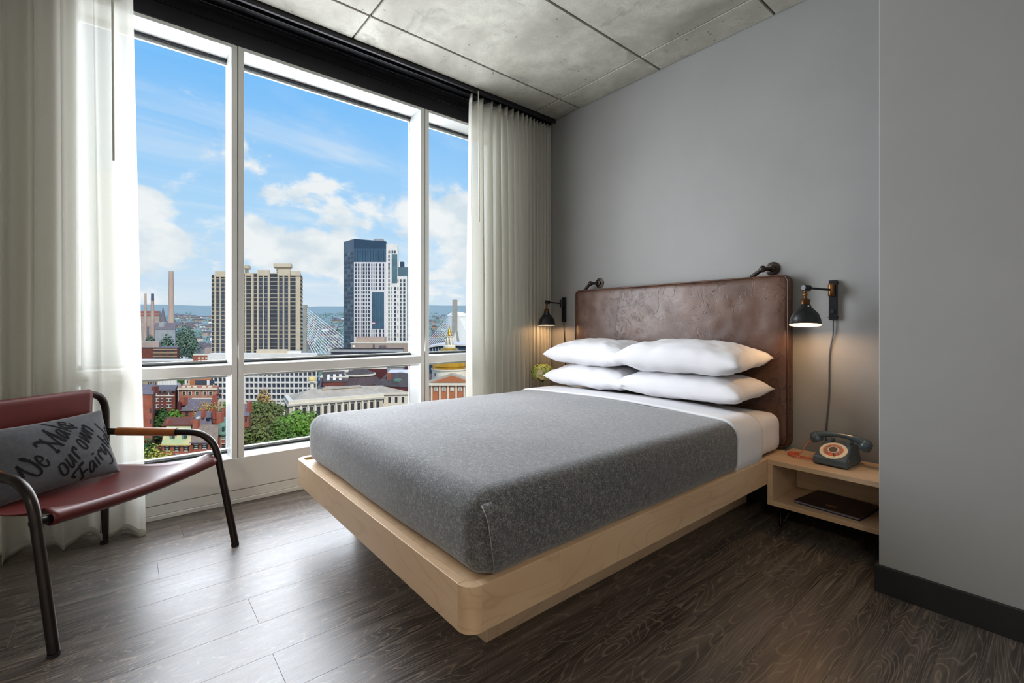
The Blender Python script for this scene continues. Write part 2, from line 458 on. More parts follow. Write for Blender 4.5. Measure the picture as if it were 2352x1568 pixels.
def mat_headboard():
    m, nt, bs, out = newmat('headboard_leather')
    v = coords(nt, 'Object')
    a = noise_n(nt, v, 3, 5, 0.6, 0.3); b = noise_n(nt, v, 14, 5, 0.6, 0.8)
    col = ramp_n(nt, a, [(0.3, lin('452c20')), (0.55, lin('573b2d')), (0.75, lin('6e5040'))])
    cr = math_n(nt, 'ABSOLUTE', math_n(nt, 'SUBTRACT', noise_n(nt, v, 8.5, 3, 0.55, 1.3), 0.5))
    crm = math_n(nt, 'MULTIPLY', ramp_n(nt, cr, [(0.0, 1.0), (0.012, 0.4), (0.024, 0.0)]), ramp_n(nt, noise_n(nt, v, 2.2, 2), [(0.38, 0.0), (0.52, 1.0)]))
    cr2 = math_n(nt, 'ABSOLUTE', math_n(nt, 'SUBTRACT', noise_n(nt, v, 24, 3, 0.6, 1.0), 0.5))
    crl = math_n(nt, 'MULTIPLY', ramp_n(nt, cr2, [(0.0, 1.0), (0.03, 0.0)]), ramp_n(nt, noise_n(nt, v, 3.2, 2), [(0.5, 0.0), (0.65, 0.5)]))
    col = mix_n(nt, math_n(nt, 'MULTIPLY', crl, 0.5), col, lin('8a6048'))
    col = mix_n(nt, math_n(nt, 'MULTIPLY', crm, 0.95), col, lin('2a1710'))
    nt.links.new(col, bs.inputs['Base Color'])
    nt.links.new(ramp_n(nt, b, [(0.3, 0.30), (0.7, 0.44)]), bs.inputs['Roughness']); bs.inputs['Specular IOR Level'].default_value = 0.55
    bump_to(nt, bs, math_n(nt, 'SUBTRACT', math_n(nt, 'MULTIPLY', b, 0.5), crm), 0.18, 0.004)
mat_headboard()

def mat_blanket():
    m, nt, bs, out = newmat('grey_felt')
    v = coords(nt, 'Object')
    a = noise_n(nt, v, 225, 2, 0.7); b = noise_n(nt, v, 60, 4, 0.7); c = noise_n(nt, v, 4, 3)
    s = math_n(nt, 'ADD', math_n(nt, 'MULTIPLY', a, 0.65), math_n(nt, 'MULTIPLY', b, 0.35))
    col = ramp_n(nt, s, [(0.36, lin('343537')), (0.5, lin('515254')), (0.64, lin('8a8b8d'))])
    col = mix_n(nt, ramp_n(nt, c, [(0.4, 0.0), (0.7, 0.2)]), col, lin('67686a'))
    nt.links.new(col, bs.inputs['Base Color']); bs.inputs['Roughness'].default_value = 0.9; bs.inputs['Specular IOR Level'].default_value = 0.2
    bs.inputs['Sheen Weight'].default_value = 0.35; bs.inputs['Sheen Roughness'].default_value = 0.5
    bump_to(nt, bs, s, 0.3, 0.002)
mat_blanket()

# ================================================================== THE ROOM
CEIL = 3.0
YH = 3.06          # headboard wall
XW = -3.30         # face of the sill wall
XG = -3.485        # glass
RX, RY = 2.3, -2.7 # far sides of the room, behind the camera

# floor: slab and single planks
floor = tag(MB().box(-3.7, RX + .2, RY - .2, YH + .2, -0.25, -0.016).build('floor', MATS['gasket']), 'dark limed oak plank floor', kind='structure')
PW, PL = 0.2035, 1.52
plank_me = {}
def plank(x0, x1, y0, y1):
    g = 0.0002
    k = (round(x1 - x0, 3), round(y1 - y0, 3))
    if k not in plank_me:
        w, l = (x1 - x0) / 2 - g, (y1 - y0) / 2 - g; t = 0.014; e = 0.0005
        b = MB().add([(-w, -l, -t), (w, -l, -t), (w, l, -t), (-w, l, -t), (-w, -l, -e), (w, -l, -e), (w, l, -e), (-w, l, -e),
                      (-w + e, -l + e, 0), (w - e, -l + e, 0), (w - e, l - e, 0), (-w + e, l - e, 0)],
                     [(3, 2, 1, 0), (0, 1, 5, 4), (1, 2, 6, 5), (2, 3, 7, 6), (3, 0, 4, 7), (4, 5, 9, 8), (5, 6, 10, 9), (6, 7, 11, 10), (7, 4, 8, 11), (8, 9, 10, 11)])
        o = b.build('plank', MATS['floor_wood'], local=True); plank_me[k] = o.data; COL.objects.unlink(o); bpy.data.objects.remove(o)
    o = bpy.data.objects.new('plank', plank_me[k]); COL.objects.link(o)
    o.parent = floor; o.matrix_parent_inverse = world_of(floor).inverted(); o.location = ((x0 + x1) / 2, (y0 + y1) / 2, 0)
rows = int((RX + 3.31) / PW) + 1
ends = {3: -0.313, 4: 1.1, 5: 0.377, 6: 1.02, 7: 0.377, 8: 1.35}
for r in range(rows + 1):
    x0 = -3.3 + 0.164 - PW + (r) * PW; x1 = x0 + PW     # a joint falls at x = -2.116
    x0c, x1c = max(x0, XW), min(x1, RX)
    if x1c - x0c < 0.02: continue
    e0 = ends.get(r - 1, rnd.uniform(0, PL))
    y = e0 - PL * math.ceil((e0 - RY) / PL)
    while y < YH:
        a, b = max(y, RY), min(y + PL, YH)
        if b - a > 0.02: plank(x0c, x1c, a, b)
        y += PL

# ceiling: slab with cast concrete panels proud of it
ceiling = tag(MB().box(-3.7, RX + .2, RY - .2, YH + .2, CEIL + 0.032, CEIL + 0.3).build('ceiling', MATS['concrete']), 'raw concrete ceiling cast in panels', kind='structure')
cx = [-3.05, -2.753, -1.956, -1.16, -0.36, 0.44, 1.24, 2.04, RX]
cy = [RY, -0.49, 1.155, 2.803, YH]
for i in range(len(cx) - 1):
    for j in range(len(cy) - 1):
        g = 0.0055
        MB().box(cx[i] + g, cx[i + 1] - g, cy[j] + g, cy[j + 1] - g, CEIL, CEIL + 0.034).build('concrete_panel', MATS['concrete'], ceiling, bevel=0.004, bseg=1)

# walls
tag(box_obj('wall_headboard', (-3.7, RX + .2, YH, YH + 0.2, -0.02, CEIL + 0.02), MATS['wall_paint']), 'matt grey painted wall behind the bed', kind='structure')
tag(box_obj('wall_pier', (-0.51, RX + .2, 2.40, YH, 0.0, CEIL + .01), MATS['wall_paint'], bevel=0.002), 'grey painted wall projecting beside the nightstand', kind='structure')
tag(box_obj('wall_back', (-3.7, RX + .2, RY - 0.2, RY, -0.02, CEIL + 0.02), MATS['white_paint']), 'wall behind the camera', kind='structure')
tag(box_obj('wall_entry', (RX, RX + .2, RY, 2.40, -0.02, CEIL + 0.02), MATS['white_paint']), 'wall on the entry side of the room', kind='structure')
bb = MB().box(-0.522, RX, 2.386, 2.40, 0.0, 0.112).box(-0.522, -0.51, 2.40, YH - .001, 0.0, 0.112)
tag(bb.build('baseboard_pier', MATS['baseboard_black'], bevel=0.002), 'black skirting board along the projecting wall', kind='structure')
tag(box_obj('baseboard_headboard', (-3.2, -0.525, YH - 0.014, YH, 0.0, 0.112), MATS['baseboard_black'], bevel=0.002), 'black skirting board behind the bed', kind='structure')

# window wall: sill wall, blind ends and black head
sw = MB().box(-3.62, XW, RY, YH, 0.082, 0.28)
wall_w = tag(sw.build('wall_window', MATS['white_frame'], bevel=0.004), 'white sill wall under the window', kind='structure')
box_obj('lower_panel', (-3.62, XW - 0.001, RY, YH, 0.028, 0.079), MATS['white_frame'], wall_w, bevel=0.002)
box_obj('toe_strip', (-3.62, XW + 0.006, RY, YH, 0.0, 0.026), MATS['white_frame'], wall_w, bevel=0.003)
box_obj('wall_end', (-3.62, XW, RY, -0.2, 0.28, CEIL + .02), MATS['white_paint'], wall_w)
box_obj('wall_end', (-3.62, XW, 2.62, YH, 0.28, CEIL + .02), MATS['white_paint'], wall_w)
trim = tag(empty('trim_1', (-3.3, 1.4, 2.83)), 'black beam casing and curtain recess over the window', kind='structure')
box_obj('fascia', (-3.62, XW + 0.004, RY, YH, 2.832, CEIL + .02), MATS['black_paint'], trim, bevel=0.003)
box_obj('soffit', (XW + 0.004, -3.056, RY, YH, CEIL - 0.012, CEIL + .02), MATS['black_paint'], trim)
box_obj('lip', (-3.068, -3.05, RY, YH, CEIL - 0.03, CEIL + .02), MATS['black_paint'], trim, bevel=0.002)
box_obj('curtain_track', (-3.135, -3.105, RY, YH - .002, CEIL - 0.034, CEIL - 0.012), MATS['track_black'], trim, bevel=0.003)
box_obj('curtain_track', (-3.225, -3.195, RY, YH - .002, CEIL - 0.034, CEIL - 0.012), MATS['track_black'], trim, bevel=0.003)
MB().tube([(XW + 0.012, RY, 2.93), (XW + 0.012, YH, 2.93)], 0.004, 6).build('bead', MATS['track_black'], trim)

# window: frame, mullions, transoms, panes
WY0, WY1 = -0.2, 2.62
window = tag(empty('window_1', (XG, 1.23, 0.28)), 'wide white framed window over the city', kind='structure')
HB = 2.832
mull = [(0.498, 0.5665), (1.799, 1.8745)]
for (a, b) in mull:
    m = (a + b) / 2
    box_obj('mullion', (XG - 0.03, XW - 0.002, a, m - 0.0025, 0.28, HB), MATS['white_frame'], window, bevel=0.0025)
    box_obj('mullion', (XG - 0.03, XW - 0.002, m + 0.0025, b, 0.28, HB), MATS['white_frame'], window, bevel=0.0025)
    box_obj('mullion_gasket', (XG - 0.03, XW - 0.010, m - 0.0026, m + 0.0026, 0.28, HB), MATS['gasket'], window)
bays = [(WY0, mull[0][0]), (mull[0][1], mull[1][0]), (mull[1][1], WY1)]
for (a, b) in bays:
    box_obj('transom', (XG - 0.03, XW - 0.004, a, b, 0.795, 0.857), MATS['white_frame'], window, bevel=0.0025)
    box_obj('head_rail', (XG - 0.03, XW - 0.001, a, b, HB - 0.022, HB), MATS['white_frame'], window, bevel=0.002)
    for (z0, z1) in ((0.28, 0.795), (0.857, HB - 0.022)):
        p = box_obj('pane', (XG - 0.003, XG + 0.003, a, b, z0, z1), MATS['window_glass'], window)
        g = MB()
        g.box(XG + .004, XG + .016, a, b, z0, z0 + .012).box(XG + .004, XG + .016, a, b, z1 - .012, z1)
        g.build('glazing_gasket', MATS['gasket'], p)
        g = MB().box(XG - .022, XG - .006, a, b, z0, z0 + .02).box(XG - .022, XG - .006, a, b, z1 - .03, z1)
        g.build('outer_bead', MATS['white_frame'], p)

# added fill lamp, unseen behind the camera, shaped as a ceiling drum
cl = tag(empty('added_fill_lamp', (1.0, -1.3, CEIL)), 'added fill lamp, a white drum on the concrete over the entry side', 'lamp')
MB().lathe([(0.0, CEIL - 0.001), (0.06, CEIL - 0.001), (0.06, CEIL - 0.05), (0.0, CEIL - 0.05)][::-1], (1.0, -1.3, 0), 24).build('canopy', MATS['white_paint'], cl, smooth=True, auto=40)
dr = MB().lathe([(0.25, CEIL - 0.22), (0.25, CEIL - 0.05)], (1.0, -1.3, 0), 40); dr.f = [f for f in dr.f if len(f) == 4]
dr.build('shade', MATS['sheer_fabric'], cl, smooth=True, solid=0.002)
MB().lathe([(0.0, CEIL - 0.2), (0.245, CEIL - 0.2), (0.245, CEIL - 0.195), (0.0, CEIL - 0.195)], (1.0, -1.3, 0), 40).build('diffuser', MATS['bulb_glow'], cl)
_l = bpy.data.lights.new('added_fill_light', 'AREA'); _l.shape = 'DISK'; _l.size = 0.46; _l.energy = 36; _l.color = lin('fff0dc')
_o = bpy.data.objects.new('added_fill_light', _l); COL.objects.link(_o); _o.location = (1.0, -1.3, CEIL - 0.21); _o.parent = cl; _o.matrix_parent_inverse = world_of(cl).inverted()

# ================================================================== CURTAINS
def curtain(name, y0, y1, phase_fn, amp_fn, label, x_c=-3.105, nfold=200, wand_y=None, wand_z=None, flare=0.0, edge=None, xmax=-3.02, wand_x=0.078):
    root = tag(empty(name, (x_c, (y0 + y1) / 2, 0)), label, 'curtain', 'sheer curtains at the window')
    ztop = 2.952; z0 = 0.012; NV = 26
    def pos(u, v):
        z = z0 + (ztop - z0) * v
        y = y0 + (y1 - y0) * u
        ph = phase_fn(u); drift = 0.35 * (1 - v) * math.sin(3.1 * u * 6 + 1.3) + 0.5 * (1 - v) * noise.noise(Vector((u * 5, v * 0.8, 3.3)))
        am = amp_fn(u) * (0.75 + 0.5 * (1 - v))
        x = x_c + am * math.sin(ph + drift) + 0.35 * am * math.sin(2.1 * ph + 4 * drift + 1)
        y += 0.45 * am * math.cos(ph + drift) * (0.6 + 0.4 * v)
        if edge: y += edge(u, v)
        x += flare * (1 - v) ** 2 * u ** 8
        zz = z + (1 - v) ** 12 * 0.012 * math.sin(ph * 0.5 + 1)
        return Vector((min(x, xmax), min(y, YH - 0.012), zz))
    MB().grid(lambda u, v: pos(u, v * 0.978), nfold, NV).build('fabric', MATS['sheer_fabric'], root, smooth=True, local=False)
    MB().grid(lambda u, v: pos(u, 0.978 + v * 0.022) + Vector((0.003, 0, 0)), nfold, 2).build('header_tape', MATS['sheer_fabric'], root, smooth=True, solid=0.002)
    MB().grid(lambda u, v: pos(u, v * 0.012) + Vector((0.002, 0, 0)), nfold, 1).build('hem', MATS['sheer_fabric'], root, smooth=True, solid=0.002)
    # pull wand
    MB().tube([(x_c + wand_x, wand_y, CEIL - 0.03), (x_c + wand_x, wand_y + 0.006, wand_z)], 0.0055, 8).build('pull_wand', MATS['cord_grey'] if wand_z > 2.3 else MATS['white_frame'], root, smooth=True)
    return root
pm('wand_grey', 'e2e1d6', 'd8d7cb', 20, rough=0.35)
c1 = curtain('sheer_curtain', -1.3, 0.03, lambda u: u * 2 * math.pi * 11.5 + 1.2 * math.sin(u * 17), lambda u: 0.040 + 0.013 * math.sin(u * 23), 'gathered white sheer curtain hanging behind the red sling chair', nfold=260, x_c=-3.212, wand_y=-0.055, wand_z=1.94, flare=0.10, xmax=-3.10, wand_x=0.09, edge=lambda u, v: 0.055 * u ** 6 * (1 - v))
def ph_r(u):
    return 2 * math.pi * (6.5 * u + 9.0 * u * u) + 0.6
c2 = curtain('sheer_curtain', 2.10, YH - 0.02, ph_r, lambda u: 0.058 * (1 - u) ** 0.7 + 0.018, 'gathered white sheer curtain in the corner beside the headboard wall', nfold=300, wand_y=2.165, wand_z=1.93)
for o in bpy.data.objects:
    if o.name.startswith('pull_wand'): o.data.materials[0] = MATS['wand_grey']

# ================================================================== BED
BX0, BX1 = -2.7375, -1.0585
BY0, BY1 = 0.7205, 3.045
BZ0, BZ1 = 0.236, 0.370
bed = tag(empty('platform_bed', ((BX0 + BX1) / 2, 1.9, 0)), 'pale maple platform bed frame with rounded corners on a recessed plinth', 'bed')
RC = 0.05; TH = 0.03
def rail(b, nm='side_rail', rot=False):
    return box_obj(nm, b, MATS['maple_wood'], bed, bevel=0.0015)
# near side rail is laid up from two boards, as are the others
yj = 1.08
rail((BX1 - TH, BX1, BY0 + RC, yj - 0.0004, BZ0, BZ1)); rail((BX1 - TH, BX1, yj + 0.0004, 2.677, BZ0, BZ1)); rail((BX1 - TH, BX1, 2.6775, BY1 - .09, BZ0, BZ1))
rail((BX0, BX0 + TH, BY0 + RC, 2.0, BZ0, BZ1)); rail((BX0, BX0 + TH, 2.0008, BY1 - .09, BZ0, BZ1))
def along_x(b, nm):
    # board whose grain runs along x: build lying along y, then turn
    x0, x1, y0, y1, z0, z1 = b; L = (x1 - x0) / 2; w = (y1 - y0) / 2
    o = MB().box(-w, w, -L, L, z0, z1).build(nm, MATS['maple_wood'], None, bevel=0.0015, local=True)
    o.parent = bed; o.matrix_parent_inverse = world_of(bed).inverted()
    o.location = ((x0 + x1) / 2, (y0 + y1) / 2, 0); o.rotation_euler = (0, 0, math.pi / 2)
    return o
along_x((BX0 + RC, BX1 - RC, BY0, BY0 + TH, BZ0, BZ1), 'foot_rail')
for sx in (-1, 1):
    cxn = BX1 - RC if sx > 0 else BX0 + RC
    cyn = BY0 + RC
    a0 = -math.pi / 2 if sx > 0 else math.pi
    arc = [(cxn + RC * math.cos(a0 + math.pi / 2 * k / 8), cyn + RC * math.sin(a0 + math.pi / 2 * k / 8)) for k in range(9)]
    ri = RC - TH
    inn = [(cxn + ri * math.cos(a0 + math.pi / 2 * k / 8), cyn + ri * math.sin(a0 + math.pi / 2 * k / 8)) for k in range(9)][::-1]
    MB().prism(arc + inn, 'z', BZ0, BZ1 - 0.0005).build('corner_post', MATS['maple_wood'], bed, bevel=0.001, smooth=True, auto=35)
box_obj('deck', (BX0 + TH, BX1 - TH, BY0 + TH, BY1, BZ0 + 0.02, BZ1 - 0.012), MATS['maple_wood'], bed)
OV = 0.237
rail((BX1 - OV - 0.025, BX1 - OV, BY0 + OV + .012, 2.98, 0.0, BZ0 + .02), 'plinth_board'); rail((BX0 + OV, BX0 + OV + 0.025, BY0 + OV + .012, 2.98, 0.0, BZ0 + .02), 'plinth_board')
along_x((BX0 + OV, BX1 - OV, BY0 + OV, BY0 + OV + 0.012, 0.0, BZ0 + .02), 'plinth_board')

# mattress in a white fitted sheet
MX0, MX1, MY0, MY1 = -2.700, -1.082, 0.785, 2.962
MZ0, MZ1 = 0.36, 0.592
def soft(b, c, amp, fr, seed, crown=0.0, hx=1, hy=1):
    out = []
    for p in b.v:
        q = p + Vector(c)
        n3 = noise.noise(q * fr + Vector((seed, 0, 0)))
        w = max(0.0, 1 - (p.x / hx) ** 2) * max(0.0, 1 - (p.y / hy) ** 4)
        q += p.normalized() * 0 + Vector((0, 0, (crown * w if p.z > 0 else 0) + amp * n3))
        q += Vector((p.x, p.y, 0)).normalized() * amp * 0.6 * noise.noise(q * fr * 1.3 + Vector((0, seed, 0)))
        out.append(q)
    b.v = out; return b
MC = ((MX0 + MX1) / 2, (MY0 + MY1) / 2, (MZ0 + MZ1) / 2)
MH = ((MX1 - MX0) / 2, (MY1 - MY0) / 2, (MZ1 - MZ0) / 2)
mat_b = soft(rbox(MH, 0.06, 40, 50, 10), MC, 0.006, 3.0, 1.0, 0.022, *MH[:2])
mo = mat_b.build('mattress', MATS['white_linen'], None, smooth=True, weld=True)
mattress = tag(mo, 'thick mattress in a white fitted sheet on the maple bed', 'mattress')
# grey blanket over the foot, tucked round
blk = tag(empty('felt_blanket', (MC[0], 1.5, MZ0)), 'charcoal grey felt blanket spread tight over the foot of the bed', 'blanket')
def cover(y_cut0, y_cut1, grow, zlow, ny, crown, seed, wav, bottom_wave=0.0):
    hh = (MH[0] + grow, MH[1] + grow, MH[2] + grow)
    b = rbox(hh, 0.062 + grow, 56, ny, 12, True)
    soft(b, MC, 0.005, 3.0, seed, crown, MH[0], MH[1])
    out = MB(); keep = {}
    for f in b.f:
        c = sum((b.v[i] for i in f), Vector()) / len(f)
        if y_cut0 <= c.y <= y_cut1 and c.z > zlow:
            q = []
            for i in f:
                if i not in keep: keep[i] = len(out.v); out.v.append(b.v[i].copy())
                q.append(keep[i])
            out.f.append(tuple(q))
    ys = max(p.y for p in out.v)
    for p in out.v:
        if p.y > ys - 0.04: p.y += wav * math.sin(p.x * 5.5 + seed) + 0.006 * math.sin(p.x * 17)
        if p.z < zlow + 0.03: p.z += bottom_wave * math.sin(p.y * 9)
    return out
cover(-1, 2.372, 0.012, 0.35, 88, 0.022, 1.0, 0.012).build('top_cover', MATS['grey_felt'], blk, smooth=True, solid=0.008, weld=True)
# hospital-corner flap of the blanket on the near foot corner
def side_x(z):
    r_ = 0.074; zc = 0.53; zb = 0.422
    t_ = z - zc if z > zc else zb - z if z < zb else 0.0
    return MX1 + 0.012 - (r_ - math.sqrt(max(0, r_ * r_ - t_ * t_)))
def flap(u, v):
    # u along the side from the corner, v from the top down
    y = 0.790 + 0.040 * v ** 1.3 - 0.012 * math.sin(math.pi * v) + u * 0.40
    z = 0.580 - 0.212 * v
    bulge = (1 - u) ** 4 * (0.020 * math.sin(math.pi * min(1, 0.08 + v) ** 0.9)) + 0.006 * (1 - u) - 0.007 * u - 0.012 * (1 - v) ** 6
    return Vector((side_x(z) + bulge, y, z))
MB().grid(flap, 14, 14).build('corner_flap', MATS['grey_felt'], blk, smooth=True, solid=0.007)
# white top sheet folded back over the blanket
sh = cover(2.355, 2.64, 0.021, 0.345, 88, 0.022, 1.0, -0.012)
for p in sh.v:
    if p.y < 2.42: p.y += 0.018 * math.sin(p.x * 3.1 + 0.8)
    k = (0.40 - p.z) / 0.06
    if k > 0: p.y += 0.02 * k
tag(sh.build('folded_sheet', MATS['white_linen'], None, smooth=True, solid=0.012, weld=True), 'white top sheet folded back in a band over the grey blanket', 'sheet')

# pillows
def pillow_mb(a, b, t, N=34, pinch=0.055, exp=2.9, pw=0.44, seed=0.0, wr=0.012, flat=0.72):
    m = MB()
    for s in (1, -1):
        def P(u, v):
            u = u * 2 - 1; v = v * 2 - 1
            u = math.copysign(abs(u) ** 0.8, u); v = math.copysign(abs(v) ** 0.8, v)
            x = a * u * (1 - pinch * (1 - v * v)); y = b * v * (1 - pinch * 1.1 * (1 - u * u))
            pr = (max(0, 1 - abs(u) ** exp) * max(0, 1 - abs(v) ** exp)) ** pw
            z = s * t * pr * (1 if s > 0 else flat)
            w = wr * noise.noise(Vector((u * 2.2 + seed, v * 2.2, s))) + wr * 0.7 * noise.noise(Vector((u * 6 + seed, v * 5, s * 2)))
            z += s * w * min(1, pr * 2.5)
            return Vector((x, y, z))
        m.grid(P, N, N, flip=(s < 0))
    return m
def place_pillow(name, label, c, a, b, t, rz=0.0, rx=0.0, ry=0.0, seed=0.0, droop=0.0, cat='pillow', group='pillows on the bed', pinch=0.055):
    m = pillow_mb(a, b, t, seed=seed, pinch=pinch)
    for p in m.v:
        p.z -= droop * ((p.x / a) ** 2) * 0.6 + droop * (p.y / b) ** 2 * 0.4
    o = m.build(name, MATS['white_linen'], None, smooth=True, weld=True, local=True)
    o.location = c; o.rotation_euler = (rx, ry, rz)
    return tag(o, label, cat, group)
place_pillow('bed_pillow', 'plump white pillow, lower of the pair nearer the phone', (-1.545, 2.735, 0.715), 0.425, 0.225, 0.10, 0.0, 0.03, 0.0, 1.0)
place_pillow('bed_pillow', 'plump white pillow, upper of the pair nearer the phone', (-1.55, 2.715, 0.892), 0.43, 0.235, 0.115, 0.015, 0.06, 0.0, 4.0)
place_pillow('bed_pillow', 'plump white pillow, lower of the pair nearer the window', (-2.26, 2.735, 0.712), 0.385, 0.225, 0.10, 0.0, 0.03, 0.0, 7.0)
place_pillow('bed_pillow', 'plump white pillow, upper of the pair nearer the window', (-2.265, 2.735, 0.886), 0.385, 0.23, 0.11, -0.02, 0.06, 0.0, 9.0)

# ================================================================== HEADBOARD
hb = tag(empty('leather_headboard', (-1.90, 3.0, 0.4)), 'distressed brown leather padded headboard hung from iron pipes', 'headboard')
HX0, HX1, HZ0, HZ1, HYF, HYB = -2.742, -1.056, 0.375, 1.402, 2.972, 3.056
pad = rbox(((HX1 - HX0) / 2, 0.042, (HZ1 - HZ0) / 2), 0.04, 60, 6, 40)
hc = Vector(((HX0 + HX1) / 2, (HYF + HYB) / 2, (HZ0 + HZ1) / 2))
for i, p in enumerate(pad.v):
    q = p.copy()
    if q.y < 0:
        ex = min(1, (HX1 - HX0) / 2 - abs(q.x)) ; ez = (HZ1 - HZ0) / 2 - abs(q.z)
        q.y -= 0.006 * noise.noise(Vector((q.x * 4, q.z * 4, 1.0))) * min(1, ex * 12) + 0.003 * noise.noise(Vector((q.x * 14, q.z * 14, 4.0))) * min(1, max(0, ez) * 12)
    if abs(q.z) > (HZ1 - HZ0) / 2 - 0.05: q.z += 0.006 * noise.noise(Vector((q.x * 3.3, 0, q.z)))
    pad.v[i] = hc + q
pad.build('padded_panel', MATS['headboard_leather'], hb, smooth=True, weld=True)
def loop(y, ins, r):
    x0, x1, z0, z1 = HX0 + ins, HX1 - ins, HZ0 + ins, HZ1 - ins; q = 0.04; pts = []
    for (cx_, cz_, a0) in ((x1 - q, z1 - q, 0), (x0 + q, z1 - q, 90), (x0 + q, z0 + q, 180), (x1 - q, z0 + q, 270)):
        for k in range(7):
            a = math.radians(a0 + 15 * k); pts.append((cx_ + q * math.cos(a), y, cz_ + q * math.sin(a)))
    return pts
MB().tube(loop(HYF + 0.011, 0.006, 0.005), 0.0048, 6, closed=True).build('piping', MATS['piping_leather'], hb, smooth=True)
MB().tube(loop(HYB - 0.012, 0.006, 0.005), 0.0045, 6, closed=True).build('piping', MATS['piping_leather'], hb, smooth=True)
Ryz = Matrix.Rotation(math.pi / 2, 4, 'X')
for (fx, fz, ex, ez, dx, dz) in ((-1.174, 1.447, -1.203, 1.444, -1.275, 1.398), (-2.53, 1.454, -2.572, 1.45, -2.635, 1.402)):
    b = empty('pipe_bracket', (fx, YH, fz), parent=hb); b.matrix_parent_inverse = world_of(hb).inverted()
    Mf = Matrix.Rotation(math.pi / 2, 4, 'X')
    MB().lathe([(0.0, 0), (0.042, 0), (0.042, 0.006), (0.034, 0.008), (0.02, 0.010), (0.018, 0.022), (0.013, 0.024)], (fx, YH - 0.0005, fz), 24, Mf).build('flange', MATS['pipe_iron'], b, smooth=True, auto=35)
    for k in range(4):
        a = math.radians(45 + 90 * k)
        MB().lathe([(0.0, 0), (0.0045, 0), (0.004, 0.003), (0, 0.004)], (fx + 0.029 * math.cos(a), YH - 0.007, fz + 0.029 * math.sin(a)), 8, Mf).build('screw', MATS['rubber_black'], b)
    e = Vector((ex, 2.988, ez))
    MB().tube([(fx, YH - 0.015, fz), e], 0.0115, 14).build('pipe', MATS['pipe_iron'], b, smooth=True, auto=40)
    MB().ball(e, 0.0205, 14, 10).build('elbow', MATS['pipe_iron'], b, smooth=True)
    MB().tube([e, (dx, 2.99, dz)], 0.0125, 14).build('pipe', MATS['pipe_iron'], b, smooth=True, auto=40)

# ================================================================== NIGHTSTANDS
def nightstand(x0, x1, label):
    y0, y1, z0, z1, t = 2.682, 3.04, 0.128, 0.373, 0.026
    r = tag(empty('nightstand', ((x0 + x1) / 2, 2.86, 0)), label, 'nightstand', 'nightstands beside the bed')
    def brd(nm, b, ax):
        xa, xb, ya, yb, za, zb = b
        if ax:
            L = (xb - xa) / 2; w = (yb - ya) / 2
            o = MB().box(-w, w, -L, L, za, zb).build(nm, MATS['maple_wood'], None, bevel=0.0015, local=True)
            o.parent = r; o.matrix_parent_inverse = world_of(r).inverted(); o.location = ((xa + xb) / 2, (ya + yb) / 2, 0); o.rotation_euler = (0, 0, math.pi / 2)
        else: box_obj(nm, b, MATS['maple_wood'], r, bevel=0.0015)
    brd('top', (x0, x1, y0, y1, z1 - t, z1), True); brd('bottom', (x0, x1, y0, y1, z0, z0 + t), True)
    brd('side', (x0, x0 + t, y0 + .0005, y1, z0 + t, z1 - t), False); brd('side', (x1 - t, x1, y0 + .0005, y1, z0 + t, z1 - t), False)
    brd('back_panel', (x0 + t, x1 - t, y1 - 0.012, y1, z0 + t, z1 - t), True)
    for (lx, ly, sx, sy) in ((x0 + 0.07, y0 + 0.07, -1, -1), (x1 - 0.07, y0 + 0.07, 1, -1), (x0 + 0.07, y1 - 0.06, -1, 1), (x1 - 0.07, y1 - 0.06, 1, 1)):
        f = Vector((lx + sx * 0.022, ly + sy * 0.018, 0.006))
        MB().tube(fillet([(lx + 0.035, ly, z0 + .002), f, (lx - 0.035, ly + 0.01, z0 + .002)], 0.012, 5), 0.0045, 8).build('hairpin_leg', MATS['steel_black'], r, smooth=True)
    return r
nightstand(-1.0575, -0.535, 'open maple nightstand holding the rotary telephone')
nightstand(-3.03, -2.745, 'maple nightstand beyond the bed, under the green hydrangea')

# magazine folder on the lower shelf
bk = tag(empty('ring_binder', (-0.80, 2.87, 0.154)), 'dark brown patterned binder lying in the open nightstand', 'binder')
def slab(nm, z0, z1, m, ins=0.0, y1=2.985):
    MB().prism([(-0.945 + ins, 2.742 + ins), (-0.652 - ins, 2.722 + ins), (-0.628 - ins, y1 - ins), (-0.915 + ins, y1 + .02 - ins)], 'z', z0, z1).build(nm, MATS[m], bk, bevel=0.001)
slab('lower_cover', 0.1545, 0.158, 'book_blue'); slab('page_block', 0.1585, 0.1665, 'book_page', 0.004); slab('upper_cover', 0.167, 0.171, 'book_cover')
MB().box(-0.815, -0.765, 2.775, 2.80, 0.1712, 0.1718).build('title_plate', MATS['book_gold'], bk)

